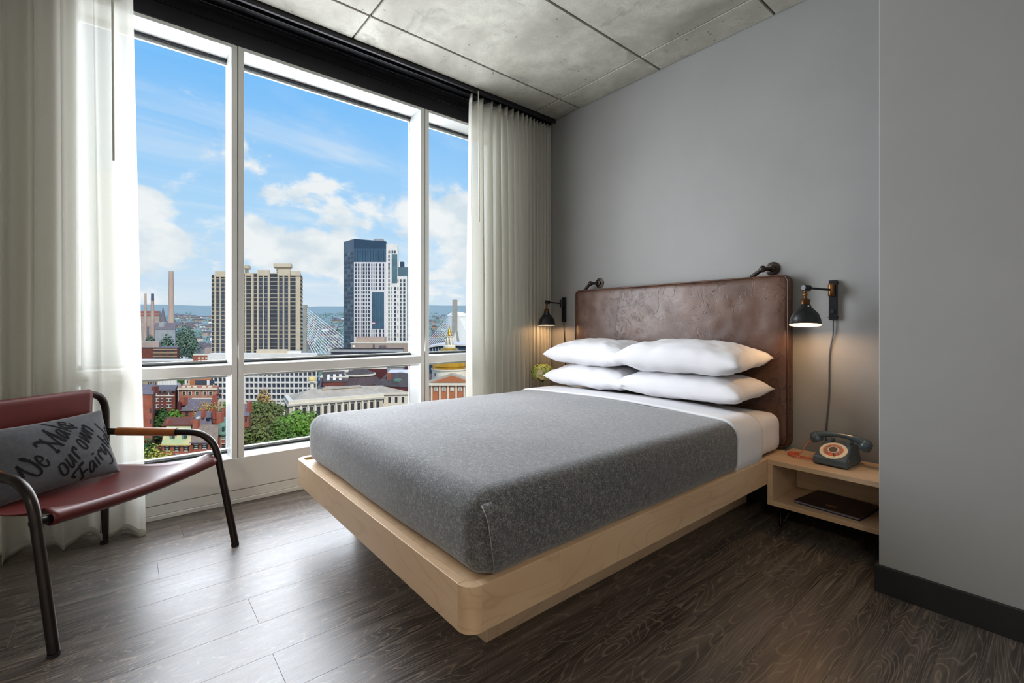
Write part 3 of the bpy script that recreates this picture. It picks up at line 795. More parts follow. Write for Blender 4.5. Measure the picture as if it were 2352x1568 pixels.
# ================================================================== ROTARY TELEPHONE
def telephone():
    T = Matrix.Translation((-0.79, 2.885, 0.373)) @ Matrix.Rotation(math.radians(-3), 4, 'Z')
    r = tag(empty('rotary_telephone', (-0.79, 2.885, 0.373)), 'slate grey rotary dial telephone with cream and orange dial', 'telephone')
    def bld(mb, nm, m, par=r, **k): return mb.xf(T).build(nm, MATS[m], par, **k)
    # body: front slope carries the dial
    prof = [(-0.105, 0.006), (-0.105, 0.038), (-0.094, 0.048), (-0.005, 0.098), (0.02, 0.104), (0.085, 0.100), (0.098, 0.085), (0.104, 0.006)]
    nb = MB(); n = len(prof); vs = []; W = [(-0.078, 0.0), (-0.0745, 1.0)]
    def wid(z): return 0.079 - 0.22 * max(0, z - 0.03)
    vs = [(-wid(z), y, z) for y, z in prof] + [(wid(z), y, z) for y, z in prof]
    fs = [tuple(range(n)), tuple(range(2 * n - 1, n - 1, -1))] + [(i, (i + 1) % n, n + (i + 1) % n, n + i) for i in range(n)]
    nb.add(vs, fs); body = bld(nb, 'body', 'phone_grey', bevel=0.007, bseg=3)
    bld(MB().box(-0.07, 0.07, -0.095, 0.095, 0.0, 0.007), 'base_plate', 'rubber_black')
    # dial
    p0 = Vector((0, -0.0495, 0.073)); ang = math.atan2(0.050, 0.089)
    D = Matrix.Translation(p0) @ Matrix.Rotation(ang, 4, 'X')
    def dl(prof, n=40): return MB().lathe(prof, (0, 0, 0), n).xf(D)
    dial = bld(dl([(0.0, 0.0), (0.062, 0.0), (0.062, 0.003), (0.058, 0.005), (0.0, 0.005)]), 'dial', 'phone_cream', smooth=True, auto=30)
    bld(dl([(0.0, 0.005), (0.045, 0.005), (0.045, 0.0062), (0.0, 0.0062)]), 'number_ring', 'phone_orange', dial, smooth=True, auto=30)
    b = MB()
    nseg = 60; ro, ri = 0.0445, 0.0225
    bld(dl([(0.024, 0.0062), (0.024, 0.0085), (0.0235, 0.009), (0.0, 0.009)]), 'finger_wheel_hub', 'phone_cream', dial, smooth=True, auto=30)
    bld(dl([(0.0195, 0.009), (0.0195, 0.0105), (0.0, 0.0105)]), 'dial_centre', 'phone_dark', dial, smooth=True, auto=30)
    for k in range(12):
        a = math.radians(-60 + 27 * k)
        q = Matrix.Translation((0.034 * math.cos(a), 0.034 * math.sin(a), 0.0062))
        bld(MB().lathe([(0.0052, 0.0), (0.0078, 0.0), (0.0078, 0.0022), (0.0052, 0.0022), (0.0052, 0.0)], (0, 0, 0), 12).xf(D @ q), 'finger_hole', 'clear_plastic', dial, smooth=True, auto=30)
    a = math.radians(-70)
    bld(MB().box(0.030, 0.052, -0.002, 0.002, 0.009, 0.012).xf(D @ Matrix.Rotation(a, 4, 'Z')), 'finger_stop', 'steel_dark', dial)
    # cradle
    for s in (-1, 1):
        bld(MB().prism([(0.01, 0.095), (0.075, 0.095), (0.072, 0.118), (0.058, 0.112), (0.03, 0.112), (0.014, 0.118)], 'x', s * 0.044 - 0.010, s * 0.044 + 0.010), 'cradle', 'phone_grey', bevel=0.003)
    # handset
    hs = bld(MB().tube(spline([(-0.112, 0.042, 0.112), (-0.085, 0.042, 0.132), (-0.03, 0.042, 0.141), (0.03, 0.042, 0.141), (0.085, 0.042, 0.132), (0.112, 0.042, 0.112)], 6), [0.017 + 0.004 * math.cos(i / 30 * 2 * math.pi) for i in range(31)], 14), 'handset', 'phone_grey', smooth=True)
    for s in (-1, 1):
        Mr = Matrix.Translation((s * 0.112, 0.042, 0.108)) @ Matrix.Rotation(s * math.radians(28), 4, 'Y')
        bld(MB().lathe([(0.0, 0.032), (0.014, 0.031), (0.024, 0.022), (0.029, 0.004), (0.029, -0.016), (0.026, -0.022), (0.0, -0.022)], (0, 0, 0), 24).xf(Mr), 'earpiece' if s < 0 else 'mouthpiece', 'phone_grey', hs, smooth=True, auto=50)
    # coiled orange cord
    P = spline([(-0.128, 0.045, 0.098), (-0.150, 0.02, 0.070), (-0.166, 0.0, 0.030), (-0.180, -0.005, 0.012)], 8)
    core = spline([(-0.180, -0.005, 0.011), (-0.215, -0.004, 0.010), (-0.222, -0.035, 0.010), (-0.185, -0.062, 0.010), (-0.130, -0.060, 0.010), (-0.085, -0.045, 0.010)], 26)
    coil = []; m = len(core)
    for i, p in enumerate(core):
        for sub in range(6):
            f = i + sub / 6
            if f >= m - 1: break
            p2 = core[int(f)].lerp(core[int(f) + 1], f - int(f)); t = (core[int(f) + 1] - core[int(f)]).normalized()
            nx = t.cross(Vector((0, 0, 1))).normalized(); a = f * 1.6
            coil.append(p2 + (nx * math.cos(a) + Vector((0, 0, 1)) * math.sin(a)) * 0.0062)
    cord = bld(MB().tube(coil, 0.0016, 6), 'handset_cord', 'phone_orange', smooth=True)
    bld(MB().tube(P + [coil[0]], 0.0018, 6), 'straight_cord', 'phone_orange', cord, smooth=True)
telephone()

# ================================================================== WALL LAMPS
def wall_lamp(px, jx, jy, label, cord_to, tilt=0.0):
    r = tag(empty('wall_lamp', (px, YH, 1.13)), label, 'lamp', 'swing-arm reading lamps')
    pl = box_obj('back_plate', (px - 0.019, px + 0.019, YH - 0.026, YH, 1.130, 1.352), MATS['lamp_black'], r, bevel=0.002)
    box_obj('switch', (px - 0.009, px + 0.009, YH - 0.031, YH - 0.026, 1.168, 1.190), MATS['rubber_black'], pl, bevel=0.001)
    for (sx, sz) in ((-1, 1.145), (1, 1.145), (1, 1.335)):
        MB().lathe([(0, 0), (0.004, 0), (0.003, 0.006), (0, 0.006)], (px + sx * 0.019, YH - 0.013, sz), 8, Matrix.Rotation(sx * math.pi / 2, 4, 'Y')).build('set_screw', MATS['rubber_black'], pl)
    ky = YH - 0.043
    MB().lathe([(0, 0), (0.0145, 0), (0.0165, 0.004), (0.0165, 0.064), (0.0145, 0.068), (0, 0.068)], (px, ky, 1.262), 20).build('swivel', MATS['brass_aged'] if jx > -2 else MATS['lamp_black'], r, smooth=True, auto=35)
    J = Vector((jx, jy, 1.305))
    MB().tube([(px, ky, 1.297), J], 0.0062, 12).build('arm', MATS['lamp_black'], r, smooth=True, auto=40)
    d = (J - Vector((px, ky, 1.297))).normalized()
    MB().lathe([(0, -0.022), (0.014, -0.022), (0.017, -0.018), (0.017, 0.018), (0.014, 0.022), (0, 0.022)], J, 20, d.to_track_quat('Z', 'Y').to_matrix().to_4x4()).build('elbow', MATS['lamp_black'], r, smooth=True, auto=35)
    S = J + Vector((-0.004, -0.006, 0))
    MB().lathe([(0, 1.295), (0.009, 1.293), (0.010, 1.285), (0.006, 1.280), (0.010, 1.272), (0.0115, 1.266), (0.007, 1.258), (0.007, 1.250), (0.013, 1.246), (0.022, 1.240), (0.025, 1.234), (0.0225, 1.230), (0.0225, 1.212), (0.0, 1.212)][::-1], (S.x, S.y, 0), 22).build('socket', MATS['brass_aged'], r, smooth=True, auto=40)
    outp = [(0.0225, 1.214), (0.027, 1.207), (0.030, 1.196), (0.040, 1.186), (0.0415, 1.183), (0.050, 1.176), (0.0515, 1.172), (0.058, 1.166), (0.066, 1.150), (0.0725, 1.128), (0.0745, 1.106), (0.0785, 1.1015), (0.0785, 1.0995)]
    tow = Vector((-S.x, -S.y, 0)).normalized(); piv = Vector((S.x, S.y, 1.25))
    TM = Matrix.Translation(piv) @ Matrix.Rotation(-math.radians(tilt), 4, Vector((0, 0, 1)).cross(tow)) @ Matrix.Translation(-piv)
    sh_ = MB().lathe(outp, (S.x, S.y, 0), 36).xf(TM); sh_.f = [f for f in sh_.f if len(f) == 4]
    shade = sh_.build('shade', MATS['lamp_black'], r, smooth=True, auto=40)
    inn = [(max(0.0, a - 0.0025), z - 0.0005) for a, z in outp[:-2]] + [(0.076, 1.1005)]
    si = MB().lathe(inn, (S.x, S.y, 0), 36).xf(TM); si.f = [tuple(reversed(f)) for f in si.f if len(f) == 4]
    si.build('shade_lining', MATS['lamp_white'], shade, smooth=True)
    MB().lathe([(0, 0), (0.004, 0), (0.004, 0.004), (0, 0.006)], (S.x + 0.020, S.y - 0.018, 1.199), 8, Matrix.Rotation(1.2, 4, Vector((0.7, 0.7, 0)))).xf(TM).build('shade_screw', MATS['phone_cream'], shade)
    MB().ball((S.x, S.y, 1.150), 0.022, 14, 10, (1, 1, 1.25)).xf(TM).build('bulb', MATS['bulb_glow'], r, smooth=True)
    l = bpy.data.lights.new('lamp_light', 'POINT'); l.energy = 3.0; l.color = lin('ffc98e'); l.shadow_soft_size = 0.02
    lo = bpy.data.objects.new('lamp_light', l); COL.objects.link(lo); lo.location = (S.x, S.y, 1.118); lo.parent = r; lo.matrix_parent_inverse = world_of(r).inverted()
    MB().tube(spline([(px, YH - 0.013, 1.131), (px - 0.002, YH - 0.010, 1.05), *cord_to], 6), 0.0035, 8).build('power_cord', MATS['cord_grey'] if jx > -2 else MATS['cord_black'], r, smooth=True)
wall_lamp(-0.853, -0.925, 2.86, 'black wall lamp with brass neck over the telephone', [(-0.873, YH - 0.006, 0.93), (-0.876, YH - 0.006, 0.7), (-0.890, YH - 0.006, 0.5), (-0.893, YH - 0.006, 0.28)], 8)
wall_lamp(-2.935, -2.955, 2.86, 'black wall lamp against the sheer curtain in the corner', [(-2.93, YH - 0.006, 0.93), (-2.925, YH - 0.006, 0.7), (-2.93, YH - 0.006, 0.3)], 2.5)

# ================================================================== HYDRANGEA
def hydrangea():
    c = Vector((-2.955, 2.80, 0.373))
    r = tag(empty('potted_hydrangea', c), 'pale green hydrangea behind the pillows', 'flower')
    MB().lathe([(0.0, 0.0), (0.042, 0.0), (0.05, 0.03), (0.052, 0.11), (0.046, 0.13), (0.043, 0.13), (0.046, 0.105), (0.04, 0.02), (0.0, 0.02)], c, 24).build('vase', MATS['vase_white'], r, smooth=True, auto=40)
    MB().tube([c + Vector((0, 0, 0.03)), c + Vector((0.006, 0, 0.2)), c + Vector((0, 0, 0.27))], 0.004, 6).build('stem', MATS['leaf_dark'], r)
    hcn = c + Vector((0.004, 0.0, 0.315)); g = random.Random(3)
    def floret(cen, nrm, size, m):
        b = MB(); nrm = nrm.normalized(); q = nrm.to_track_quat('Z', 'Y').to_matrix().to_4x4(); rot = g.uniform(0, 6.28)
        for k in range(4):
            a = rot + k * math.pi / 2
            M4 = Matrix.Translation(cen) @ q @ Matrix.Rotation(a, 4, 'Z')
            def P(u, v):
                x = u * size; w = size * 0.62 * math.sin(math.pi * min(1, u * 0.92 + 0.06)) ** 0.7
                return M4 @ Vector((x, (v - 0.5) * 2 * w * 0.75, 0.25 * size * math.sin(u * 2.6) - 0.18 * size * u * u + 0.1 * size * (2 * v - 1) ** 2))
            b.grid(P, 4, 3)
        b.build('floret', MATS[m], r, smooth=True)
    for i in range(64):
        z = 1 - 1.75 * (i + 0.5) / 64; a = i * 2.39996; s = math.sqrt(max(0, 1 - z * z)); n_ = Vector((s * math.cos(a), s * math.sin(a), z))
        floret(hcn + Vector((n_.x * 0.095, n_.y * 0.095, n_.z * 0.068)) * g.uniform(0.92, 1.06), n_, g.uniform(0.023, 0.031), 'petal_pink' if g.random() < 0.1 else 'petal')
    for k, (a, el) in enumerate(((0.2, 0.22), (1.6, 0.15), (2.9, 0.25), (4.1, 0.18), (5.2, 0.2))):
        M4 = Matrix.Translation(c + Vector((0, 0, 0.235))) @ Matrix.Rotation(a, 4, 'Z')
        def P(u, v):
            w = 0.034 * math.sin(math.pi * (0.04 + 0.96 * u)) ** 0.8
            return M4 @ Vector((0.01 + u * 0.088, (v - 0.5) * 2 * w, 0.05 * math.sin(u * 2.2) * (1 + el) - 0.03 * u + 0.008 * abs(v - 0.5)))
        MB().grid(P, 8, 4).build('leaf', MATS['leaf_dark'], r, smooth=True, solid=0.001)
hydrangea()

# ================================================================== SLING CHAIR
CU = Vector((-0.643, 0.765, 0)); CV = Vector((-0.765, -0.643, 0)); CA = Vector((-2.673, 0.419, 0))
CU.normalize(); CV = Vector((-CU.y, CU.x, 0)) * 1.0
if CV.dot(Vector((-0.765, -0.643, 0))) < 0: CV = -CV
def ch(u, v, z): return CA + CU * u + CV * v + Vector((0, 0, z))
chair = tag(empty('sling_armchair', ch(-0.395, 0.4, 0)), 'oxblood leather sling armchair on a dark steel tube frame', 'armchair')
WD = 0.79; TR = 0.0165
for side in (0, 1):
    u0 = -WD * side; s = 1 if side == 0 else -1
    path = fillet([ch(u0, 0.0, 0.012), ch(u0 - s * 0.012, 0.115, 0.563), ch(u0 - s * 0.100, 0.655, 0.566)], [0.125], 10)
    fr = MB().tube(path, TR, 16).build('arm_tube', MATS['steel_dark'], chair, smooth=True, auto=45)
    MB().lathe([(0, 0), (TR + .001, 0), (TR + .001, 0.012), (0, 0.012)], ch(u0, 0.0, 0.0), 16).build('foot_cap', MATS['rubber_black'], fr, smooth=True, auto=40)
    MB().tube([ch(u0 - s * (0.012 + 0.088 * (0.30 - 0.115) / 0.54), 0.30, 0.5640), ch(u0 - s * (0.012 + 0.088 * (0.595 - 0.115) / 0.54), 0.595, 0.5657)], 0.0205, 16).build('armrest_wrap', MATS['leather_tan'], chair, smooth=True, auto=45)
# back frame: rear legs running up into the bar that carries the backrest
bp = fillet([ch(-0.10, 0.665, 0.012), ch(-0.10, 0.655, 0.56), ch(-0.10, 0.660, 0.766), ch(-WD + 0.10, 0.660, 0.766), ch(-WD + 0.10, 0.655, 0.56), ch(-WD + 0.10, 0.665, 0.012)], [0.1, 0.105, 0.105, 0.1], 10)
bf = MB().tube(bp, TR, 16).build('back_frame', MATS['steel_dark'], chair, smooth=True, auto=45)
for side in (0, 1):
    u0 = -WD * side + (-0.10 if side == 0 else 0.10)
    MB().lathe([(0, 0), (TR + .001, 0), (TR + .001, 0.012), (0, 0.012)], ch(u0, 0.665, 0.0), 16).build('foot_cap', MATS['rubber_black'], bf, smooth=True, auto=40)
# rails carrying the seat
def rail_z(t): return 0.432 - 0.022 * math.sin(math.pi * t)
frp = [ch(-WD * t, 0.095, rail_z(t)) for t in [i / 24 for i in range(25)]]
MB().tube(frp, 0.014, 14).build('front_rail', MATS['steel_black'], chair, smooth=True)
MB().tube([ch(-0.10, 0.648, 0.385), ch(-WD + 0.10, 0.648, 0.385)], 0.013, 14).build('rear_rail', MATS['steel_black'], chair, smooth=True)
# leather sling: wraps the front rail, sags to the rear rail
def sling(u, v):
    t = 0.05 + 0.885 * u
    zr = rail_z(t); rr = 0.0225
    tt = t
    arcn = 0.30
    k = (v - arcn) / (1 - arcn)
    vv = 0.105 + k * (0.648 - 0.105)
    z0 = zr + rr
    z1 = 0.385 + 0.016
    sag = 0.062 * math.sin(math.pi * k ** 0.75) * (0.45 + 0.55 * math.sin(math.pi * u) ** 0.7)
    lift = 0.018 * (abs(2 * u - 1) ** 3) * (1 - k)
    t = 0.5 + (t - 0.5) * (1 - 0.18 * k)
    return ch(-WD * t, vv, z0 * (1 - k) + z1 * k - sag + lift)
def sling2(u, v):
    t = 0.05 + 0.885 * u; zr = rail_z(t); rr = 0.0225; arcn = 0.28
    if v < arcn:
        a = math.radians(-30 - 240 * (v / arcn))
        return ch(-WD * t, 0.095 + rr * math.cos(a), zr + rr * math.sin(a))
    return sling(u, 0.30 + (v - arcn) / (1 - arcn) * 0.70)
MB().grid(sling2, 36, 44).build('seat_sling', MATS['leather_red'], chair, smooth=True, solid=0.004)
# backrest sling hangs from the top bar
def backr(u, v):
    t = 0.222 + 0.556 * u; rr = 0.021; zt = 0.766
    if v < 0.25:
        a = math.radians(-20 + 205 * (v / 0.25)); return ch(-WD * t, 0.660 + rr * math.cos(a), zt + rr * math.sin(a))
    k = (v - 0.25) / 0.75
    return ch(-WD * t, 0.660 - rr + 0.008 * math.sin(k * 1.5) + 0.02 * math.sin(math.pi * u) * k, zt - 0.30 * k - 0.006 * abs(2 * u - 1) * k)
MB().grid(backr, 30, 30).build('backrest', MATS['leather_red'], chair, smooth=True, solid=0.004)
MB().tube([ch(-0.10, 0.652, 0.45), ch(-WD + 0.10, 0.652, 0.45)], 0.010, 10).build('back_rail', MATS['steel_black'], chair, smooth=True)

# cushion with lettering
LET=[(1.5,[(-0.166,-0.039),(-0.162,-0.051),(-0.158,-0.069),(-0.154,-0.082),(-0.152,-0.094)]),(1.25,[(-0.163,-0.042),(-0.151,-0.061),(-0.135,-0.078),(-0.116,-0.093),(-0.104,-0.098),(-0.093,-0.093),(-0.091,-0.082),(-0.099,-0.065),(-0.111,-0.047),(-0.125,-0.032),(-0.138,-0.018),(-0.149,-0.014),(-0.145,-0.020),(-0.137,-0.027),(-0.128,-0.030),(-0.118,-0.030)]),(1.1,[(-0.094,-0.049),(-0.080,-0.040),(-0.079,-0.032),(-0.094,-0.020),(-0.101,-0.024),(-0.098,-0.040),(-0.089,-0.057),(-0.076,-0.068),(-0.065,-0.069),(-0.061,-0.063),(-0.065,-0.042)]),(1.5,[(-0.085,0.017),(-0.090,0.029),(-0.088,0.035),(-0.073,0.036),(-0.047,0.026),(-0.007,0.010),(0.009,-0.002)]),(0.9,[(-0.069,0.048),(-0.053,0.030),(-0.041,0.014),(-0.026,-0.011),(-0.020,-0.027)]),(2.2,[(-0.020,-0.012),(-0.019,-0.027)]),(0.9,[(-0.041,0.082),(-0.027,0.051),(-0.003,0.011),(0.006,-0.000)]),(1.5,[(-0.035,0.082),(-0.041,0.082),(-0.024,0.062),(-0.006,0.046),(0.010,0.027),(0.024,0.016)]),(1.1,[(0.000,0.072),(0.011,0.075),(0.020,0.062),(0.030,0.042),(0.035,0.028),(0.026,0.030),(0.012,0.047),(0.003,0.063),(0.000,0.072)]),(1.1,[(0.020,0.067),(0.033,0.052),(0.047,0.041)]),(0.8,[(-0.028,0.116),(-0.023,0.113),(-0.013,0.106),(0.012,0.088),(0.037,0.068),(0.056,0.053)]),(0.9,[(0.023,0.095),(0.033,0.097),(0.040,0.088)]),(1.0,[(0.024,0.094),(0.039,0.078),(0.062,0.068),(0.078,0.070),(0.084,0.062)]),(0.9,[(0.047,0.092),(0.053,0.097),(0.049,0.104),(0.032,0.109),(0.034,0.099),(0.047,0.089),(0.060,0.080),(0.075,0.078),(0.071,0.087),(0.064,0.096)]),(1.15,[(-0.029,-0.082),(-0.018,-0.075),(-0.011,-0.076),(-0.002,-0.092),(0.004,-0.111),(-0.000,-0.122),(-0.013,-0.125),(-0.021,-0.112),(-0.027,-0.094),(-0.029,-0.082)]),(1.1,[(0.000,-0.059),(0.008,-0.078),(0.018,-0.100),(0.027,-0.101),(0.026,-0.081),(0.017,-0.043),(0.028,-0.065),(0.040,-0.089)]),(1.1,[(0.030,-0.028),(0.043,-0.054),(0.056,-0.076)]),(1.1,[(0.036,-0.034),(0.037,-0.021),(0.043,-0.018),(0.052,-0.034)]),(1.1,[(0.062,0.007),(0.070,0.013),(0.079,0.006),(0.093,-0.014),(0.099,-0.031),(0.092,-0.037),(0.081,-0.030),(0.070,-0.012),(0.062,0.007)]),(1.1,[(0.079,0.027),(0.097,0.007),(0.113,-0.013),(0.104,0.013),(0.088,0.040),(0.108,0.022),(0.128,0.004),(0.117,0.028),(0.097,0.051)]),(1.1,[(0.102,0.062),(0.121,0.040),(0.139,0.021)]),(1.1,[(0.114,0.048),(0.112,0.072),(0.120,0.068),(0.136,0.052),(0.150,0.033)]),(1.6,[(0.067,-0.093),(0.059,-0.098),(0.048,-0.107)]),(1.2,[(0.048,-0.109),(0.032,-0.124),(0.022,-0.137),(0.027,-0.143),(0.038,-0.148)]),(1.1,[(0.050,-0.112),(0.057,-0.129),(0.064,-0.145),(0.068,-0.158)]),(1.3,[(0.086,-0.127),(0.072,-0.133),(0.058,-0.143)]),(1.8,[(0.063,-0.155),(0.071,-0.159)]),(1.2,[(0.095,-0.119),(0.097,-0.103),(0.109,-0.099),(0.113,-0.115),(0.110,-0.140),(0.102,-0.143),(0.095,-0.130),(0.096,-0.117)]),(1.2,[(0.111,-0.101),(0.120,-0.119),(0.128,-0.132)]),(1.1,[(0.122,-0.082),(0.131,-0.102),(0.141,-0.122)]),(1.6,[(0.113,-0.063),(0.114,-0.071)]),(1.1,[(0.138,-0.068),(0.147,-0.088),(0.159,-0.107)]),(1.1,[(0.144,-0.070),(0.143,-0.057),(0.150,-0.058),(0.158,-0.070)]),(1.1,[(0.156,-0.044),(0.167,-0.065),(0.181,-0.084),(0.180,-0.059),(0.169,-0.031),(0.186,-0.056),(0.200,-0.080),(0.209,-0.106),(0.207,-0.123),(0.197,-0.130),(0.186,-0.130)]),(0.9,[(0.161,0.013),(0.169,-0.000),(0.185,-0.025),(0.208,-0.055)]),(0.9,[(0.186,-0.009),(0.178,-0.023)]),(0.9,[(0.193,0.006),(0.201,0.011),(0.210,-0.008),(0.214,-0.037),(0.206,-0.035),(0.198,-0.017),(0.193,0.006)]),(0.9,[(0.208,-0.002),(0.215,-0.014),(0.222,-0.025)]),(0.7,[(0.175,0.070),(0.170,0.070),(0.183,0.049),(0.206,0.018),(0.225,-0.012)]),(0.7,[(0.221,0.038),(0.218,0.046),(0.212,0.042),(0.217,0.023),(0.227,0.001)]),(0.7,[(0.219,0.058),(0.223,0.046),(0.225,0.035)])]
def cushion():
    wl = math.hypot(0.10, 0.27); wv, wz = 0.10 / wl, 0.27 / wl
    W = CV * wv + Vector((0, 0, wz)); Nn = CU.cross(W); 
    if Nn.dot(CV) > 0: Nn = -Nn
    P0 = ch(-0.40, 0.57, 0.555)
    M4 = Matrix.Identity(4)
    for i in range(3):
        M4[i][0] = CU[i]; M4[i][1] = W[i]; M4[i][2] = Nn[i]; M4[i][3] = P0[i]
    a0, b0, A_, B_, T_ = -0.018, -0.020, 0.268, 0.158, 0.062
    def prof(x, y):
        # front surface height over the cushion plane
        v = max(-1, min(1, (y - b0) / B_)); u = max(-1, min(1, (x - a0) / A_))
        for _ in range(4):
            u = max(-1, min(1, (x - a0) / (A_ * (1 - 0.05 * (1 - v * v))))); v = max(-1, min(1, (y - b0) / (B_ * (1 - 0.07 * (1 - u * u)))))
        pr = (max(0, 1 - abs(u) ** 2.6) * max(0, 1 - abs(v) ** 2.6)) ** 0.5
        return T_ * pr + 0.004 * noise.noise(Vector((u * 2.2, v * 2.0, 5))) * min(1, pr * 2.5)
    r = tag(empty('lettered_cushion', P0), 'grey lumbar cushion with black handwritten lettering on the sling chair', 'cushion')
    m = MB(); N = 44
    for s in (1, -1):
        def P(u, v):
            u = u * 2 - 1; v = v * 2 - 1; u = math.copysign(abs(u) ** 0.8, u); v = math.copysign(abs(v) ** 0.8, v)
            x = a0 + A_ * u * (1 - 0.05 * (1 - v * v)); y = b0 + B_ * v * (1 - 0.07 * (1 - u * u))
            return M4 @ Vector((x, y, s * prof(x, y) * (1 if s > 0 else 0.3)))
        m.grid(P, N, N, flip=s < 0)
    body = m.build('cushion_body', MATS['cushion_grey'], r, smooth=True, weld=True)
    for (w, L) in LET:
        pts = spline([(x, y, 0) for x, y in L], 6); hw = 0.0034 * w; b = MB(); vs = []; n = len(pts)
        for i, p in enumerate(pts):
            t = (pts[min(i + 1, n - 1)] - pts[max(i - 1, 0)]); t = t.normalized() if t.length > 1e-9 else Vector((1, 0, 0))
            nn = Vector((-t.y, t.x, 0)); k = hw * (0.8 + 0.3 * math.sin(i / max(1, n - 1) * math.pi))
            for s in (-1, 0, 1):
                q = p + nn * s * k
                vs.append(M4 @ Vector((q.x, q.y, prof(q.x, q.y) + 0.0012)))
        fs = []
        for i in range(n - 1):
            for j in (0, 1):
                fs.append((i * 3 + j, i * 3 + j + 1, i * 3 + j + 4, i * 3 + j + 3))
        b.add(vs, fs).build('letter_stroke', MATS['ink_black'], body)
cushion()

# ================================================================== THE CITY BELOW
def ray_at(px, py, d):
    u = (px - 1176) / FOC
    p = (FWD + RGT * u) * d
    return Vector((p.x, p.y, CAM_H + (HOR - py) / FOC * d))

def xm(name, c1, c2=None, scale=0.5, rough=0.8, metal=0.0, spec=0.3, stops=(0.35, 0.65), stretch=(1, 1, 1)):
    return pm(name, c1, c2, scale, rough=rough, metal=metal, spec=spec, mode='Position', stops=stops, stretch=stretch)
xm('x_tan', 'cec1ab', 'c3b59d', 0.15); xm('x_tan_dark', 'b09b7c', 'a48f71', 0.15)
xm('x_window', '2a3648', '3d4a5c', 0.35, rough=0.35, spec=0.6); xm('x_window_dark', '2a2f38', '39404b', 0.3, rough=0.35, spec=0.5)
xm('x_blue_glass', '2c4a66', '3b6078', 0.06, rough=0.25, spec=0.6); xm('x_crown', '30495e', '29415a', 0.1, rough=0.3)
xm('x_teal_glass', '456472', '587a86', 0.12, rough=0.25, spec=0.6)
xm('x_white', 'dfdde0', 'd4d2d6', 0.1); xm('x_white2', 'e9e7e2', 'dedcd8', 0.2); xm('x_grey', 'a9abae', '9b9da1', 0.2)
xm('x_pink', 'b3a197', 'a69388', 0.12); xm('x_stone', 'c9c5ba', 'bcb7ab', 0.4); xm('x_roof_grey', 'b8ae9f', 'a59c90', 0.3, stretch=(1, 1, 1))
xm('x_roof_dark', '56504f', '463f40', 0.35); xm('x_roof_purple', '5a4a4c', '473a3c', 0.5, stretch=(3, 3, 0.3)); xm('x_slate', '77717a', '69626b', 0.7)
xm('x_shingle', '8f8073', '7a6c62', 1.2); xm('x_copper', 'a9b78b', 'c7b98a', 0.35, stops=(0.42, 0.58)); xm('x_patina', '6f9483', '5d8071', 0.5)
xm('x_gold', 'd7a339', 'c58f2a', 0.5, rough=0.3, metal=0.75); xm('x_gold_pale', 'dcc98a', 'cdb872', 0.5)
xm('x_trim', 'e6dfcf', 'dcd4c2', 0.8); xm('x_orange', 'bd7650', 'b26b47', 0.3)
xm('x_stack', 'b09389', 'b8a698', 0.03); xm('x_stack_top', '56607a', '4d566e', 0.05); xm('x_concrete', 'a7a39a', '9a968d', 0.2)
xm('x_cable', 'eceeee', 'e4e6e6', 1); xm('x_tank', 'f1efe9', 'e8e6e0', 0.2); xm('x_red', 'a8645c', '9d5a54', 0.2)
xm('x_ground', '6d6a66', '5d6152', 0.05); xm('x_grass', '6d7d5a', '5d6b50', 0.03); xm('x_ped', '7d4a3c', '6d4338', 0.3)
def hill_haze_mat():
    m, nt, bs, out = newmat('x_hill_haze')  # blue-grey distance haze is painted into the base colour
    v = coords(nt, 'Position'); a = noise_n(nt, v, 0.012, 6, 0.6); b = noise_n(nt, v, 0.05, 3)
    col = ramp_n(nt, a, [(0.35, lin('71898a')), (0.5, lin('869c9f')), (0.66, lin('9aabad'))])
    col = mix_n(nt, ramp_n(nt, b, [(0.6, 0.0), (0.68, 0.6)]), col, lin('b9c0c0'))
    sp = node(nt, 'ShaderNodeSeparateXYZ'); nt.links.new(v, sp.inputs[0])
    col = mix_n(nt, ramp_n(nt, math_n(nt, 'DIVIDE', math_n(nt, 'ADD', sp.outputs[2], 66.0), 300.0), [(0.25, 0.0), (0.42, 1.0)]), col, lin('8da2a8'))  # even haze tint painted over the upper slopes
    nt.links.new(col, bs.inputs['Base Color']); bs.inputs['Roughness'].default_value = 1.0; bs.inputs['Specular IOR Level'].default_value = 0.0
hill_haze_mat()
xm('x_shutter', '2b3029', '23271f', 2); xm('x_car', '39424f', '2f3742', 1, rough=0.3)
xm('x_bark', '4b3f36', '3b3129', 2)
def brick(name, c1, c2, mortar, s=1.0):
    m, nt, bs, out = newmat(name)
    v = coords(nt, 'Object', (1, 1, 1))
    n = noise_n(nt, coords(nt, 'Position'), 0.5, 5)
    n2 = noise_n(nt, coords(nt, 'Position', (1, 1, 3)), 6, 3)
    col = ramp_n(nt, n, [(0.35, lin(c1)), (0.65, lin(c2))])
    col = mix_n(nt, ramp_n(nt, n2, [(0.5, 0.0), (0.75, 0.4)]), col, lin(mortar))
    nt.links.new(col, bs.inputs['Base Color']); bs.inputs['Roughness'].default_value = 0.9; bs.inputs['Specular IOR Level'].default_value = 0.2
brick('x_brick', 'a5604f', '96523f', 'b58a78'); brick('x_brick_dark', '7c453c', '6b3a33', '8f6a60'); brick('x_brick_pale', 'b98672', 'a87561', 'c9a592'); brick('x_brick_wine', '613034', '54292d', '7b5152')
def leaf_mat(name, c1, c2):
    m, nt, bs, out = newmat(name)
    col = ramp_n(nt, noise_n(nt, coords(nt, 'Position'), 1.1, 4), [(0.3, lin(c1)), (0.7, lin(c2))])
    nt.links.new(col, bs.inputs['Base Color']); bs.inputs['Roughness'].default_value = 0.7; bs.inputs['Specular IOR Level'].default_value = 0.2
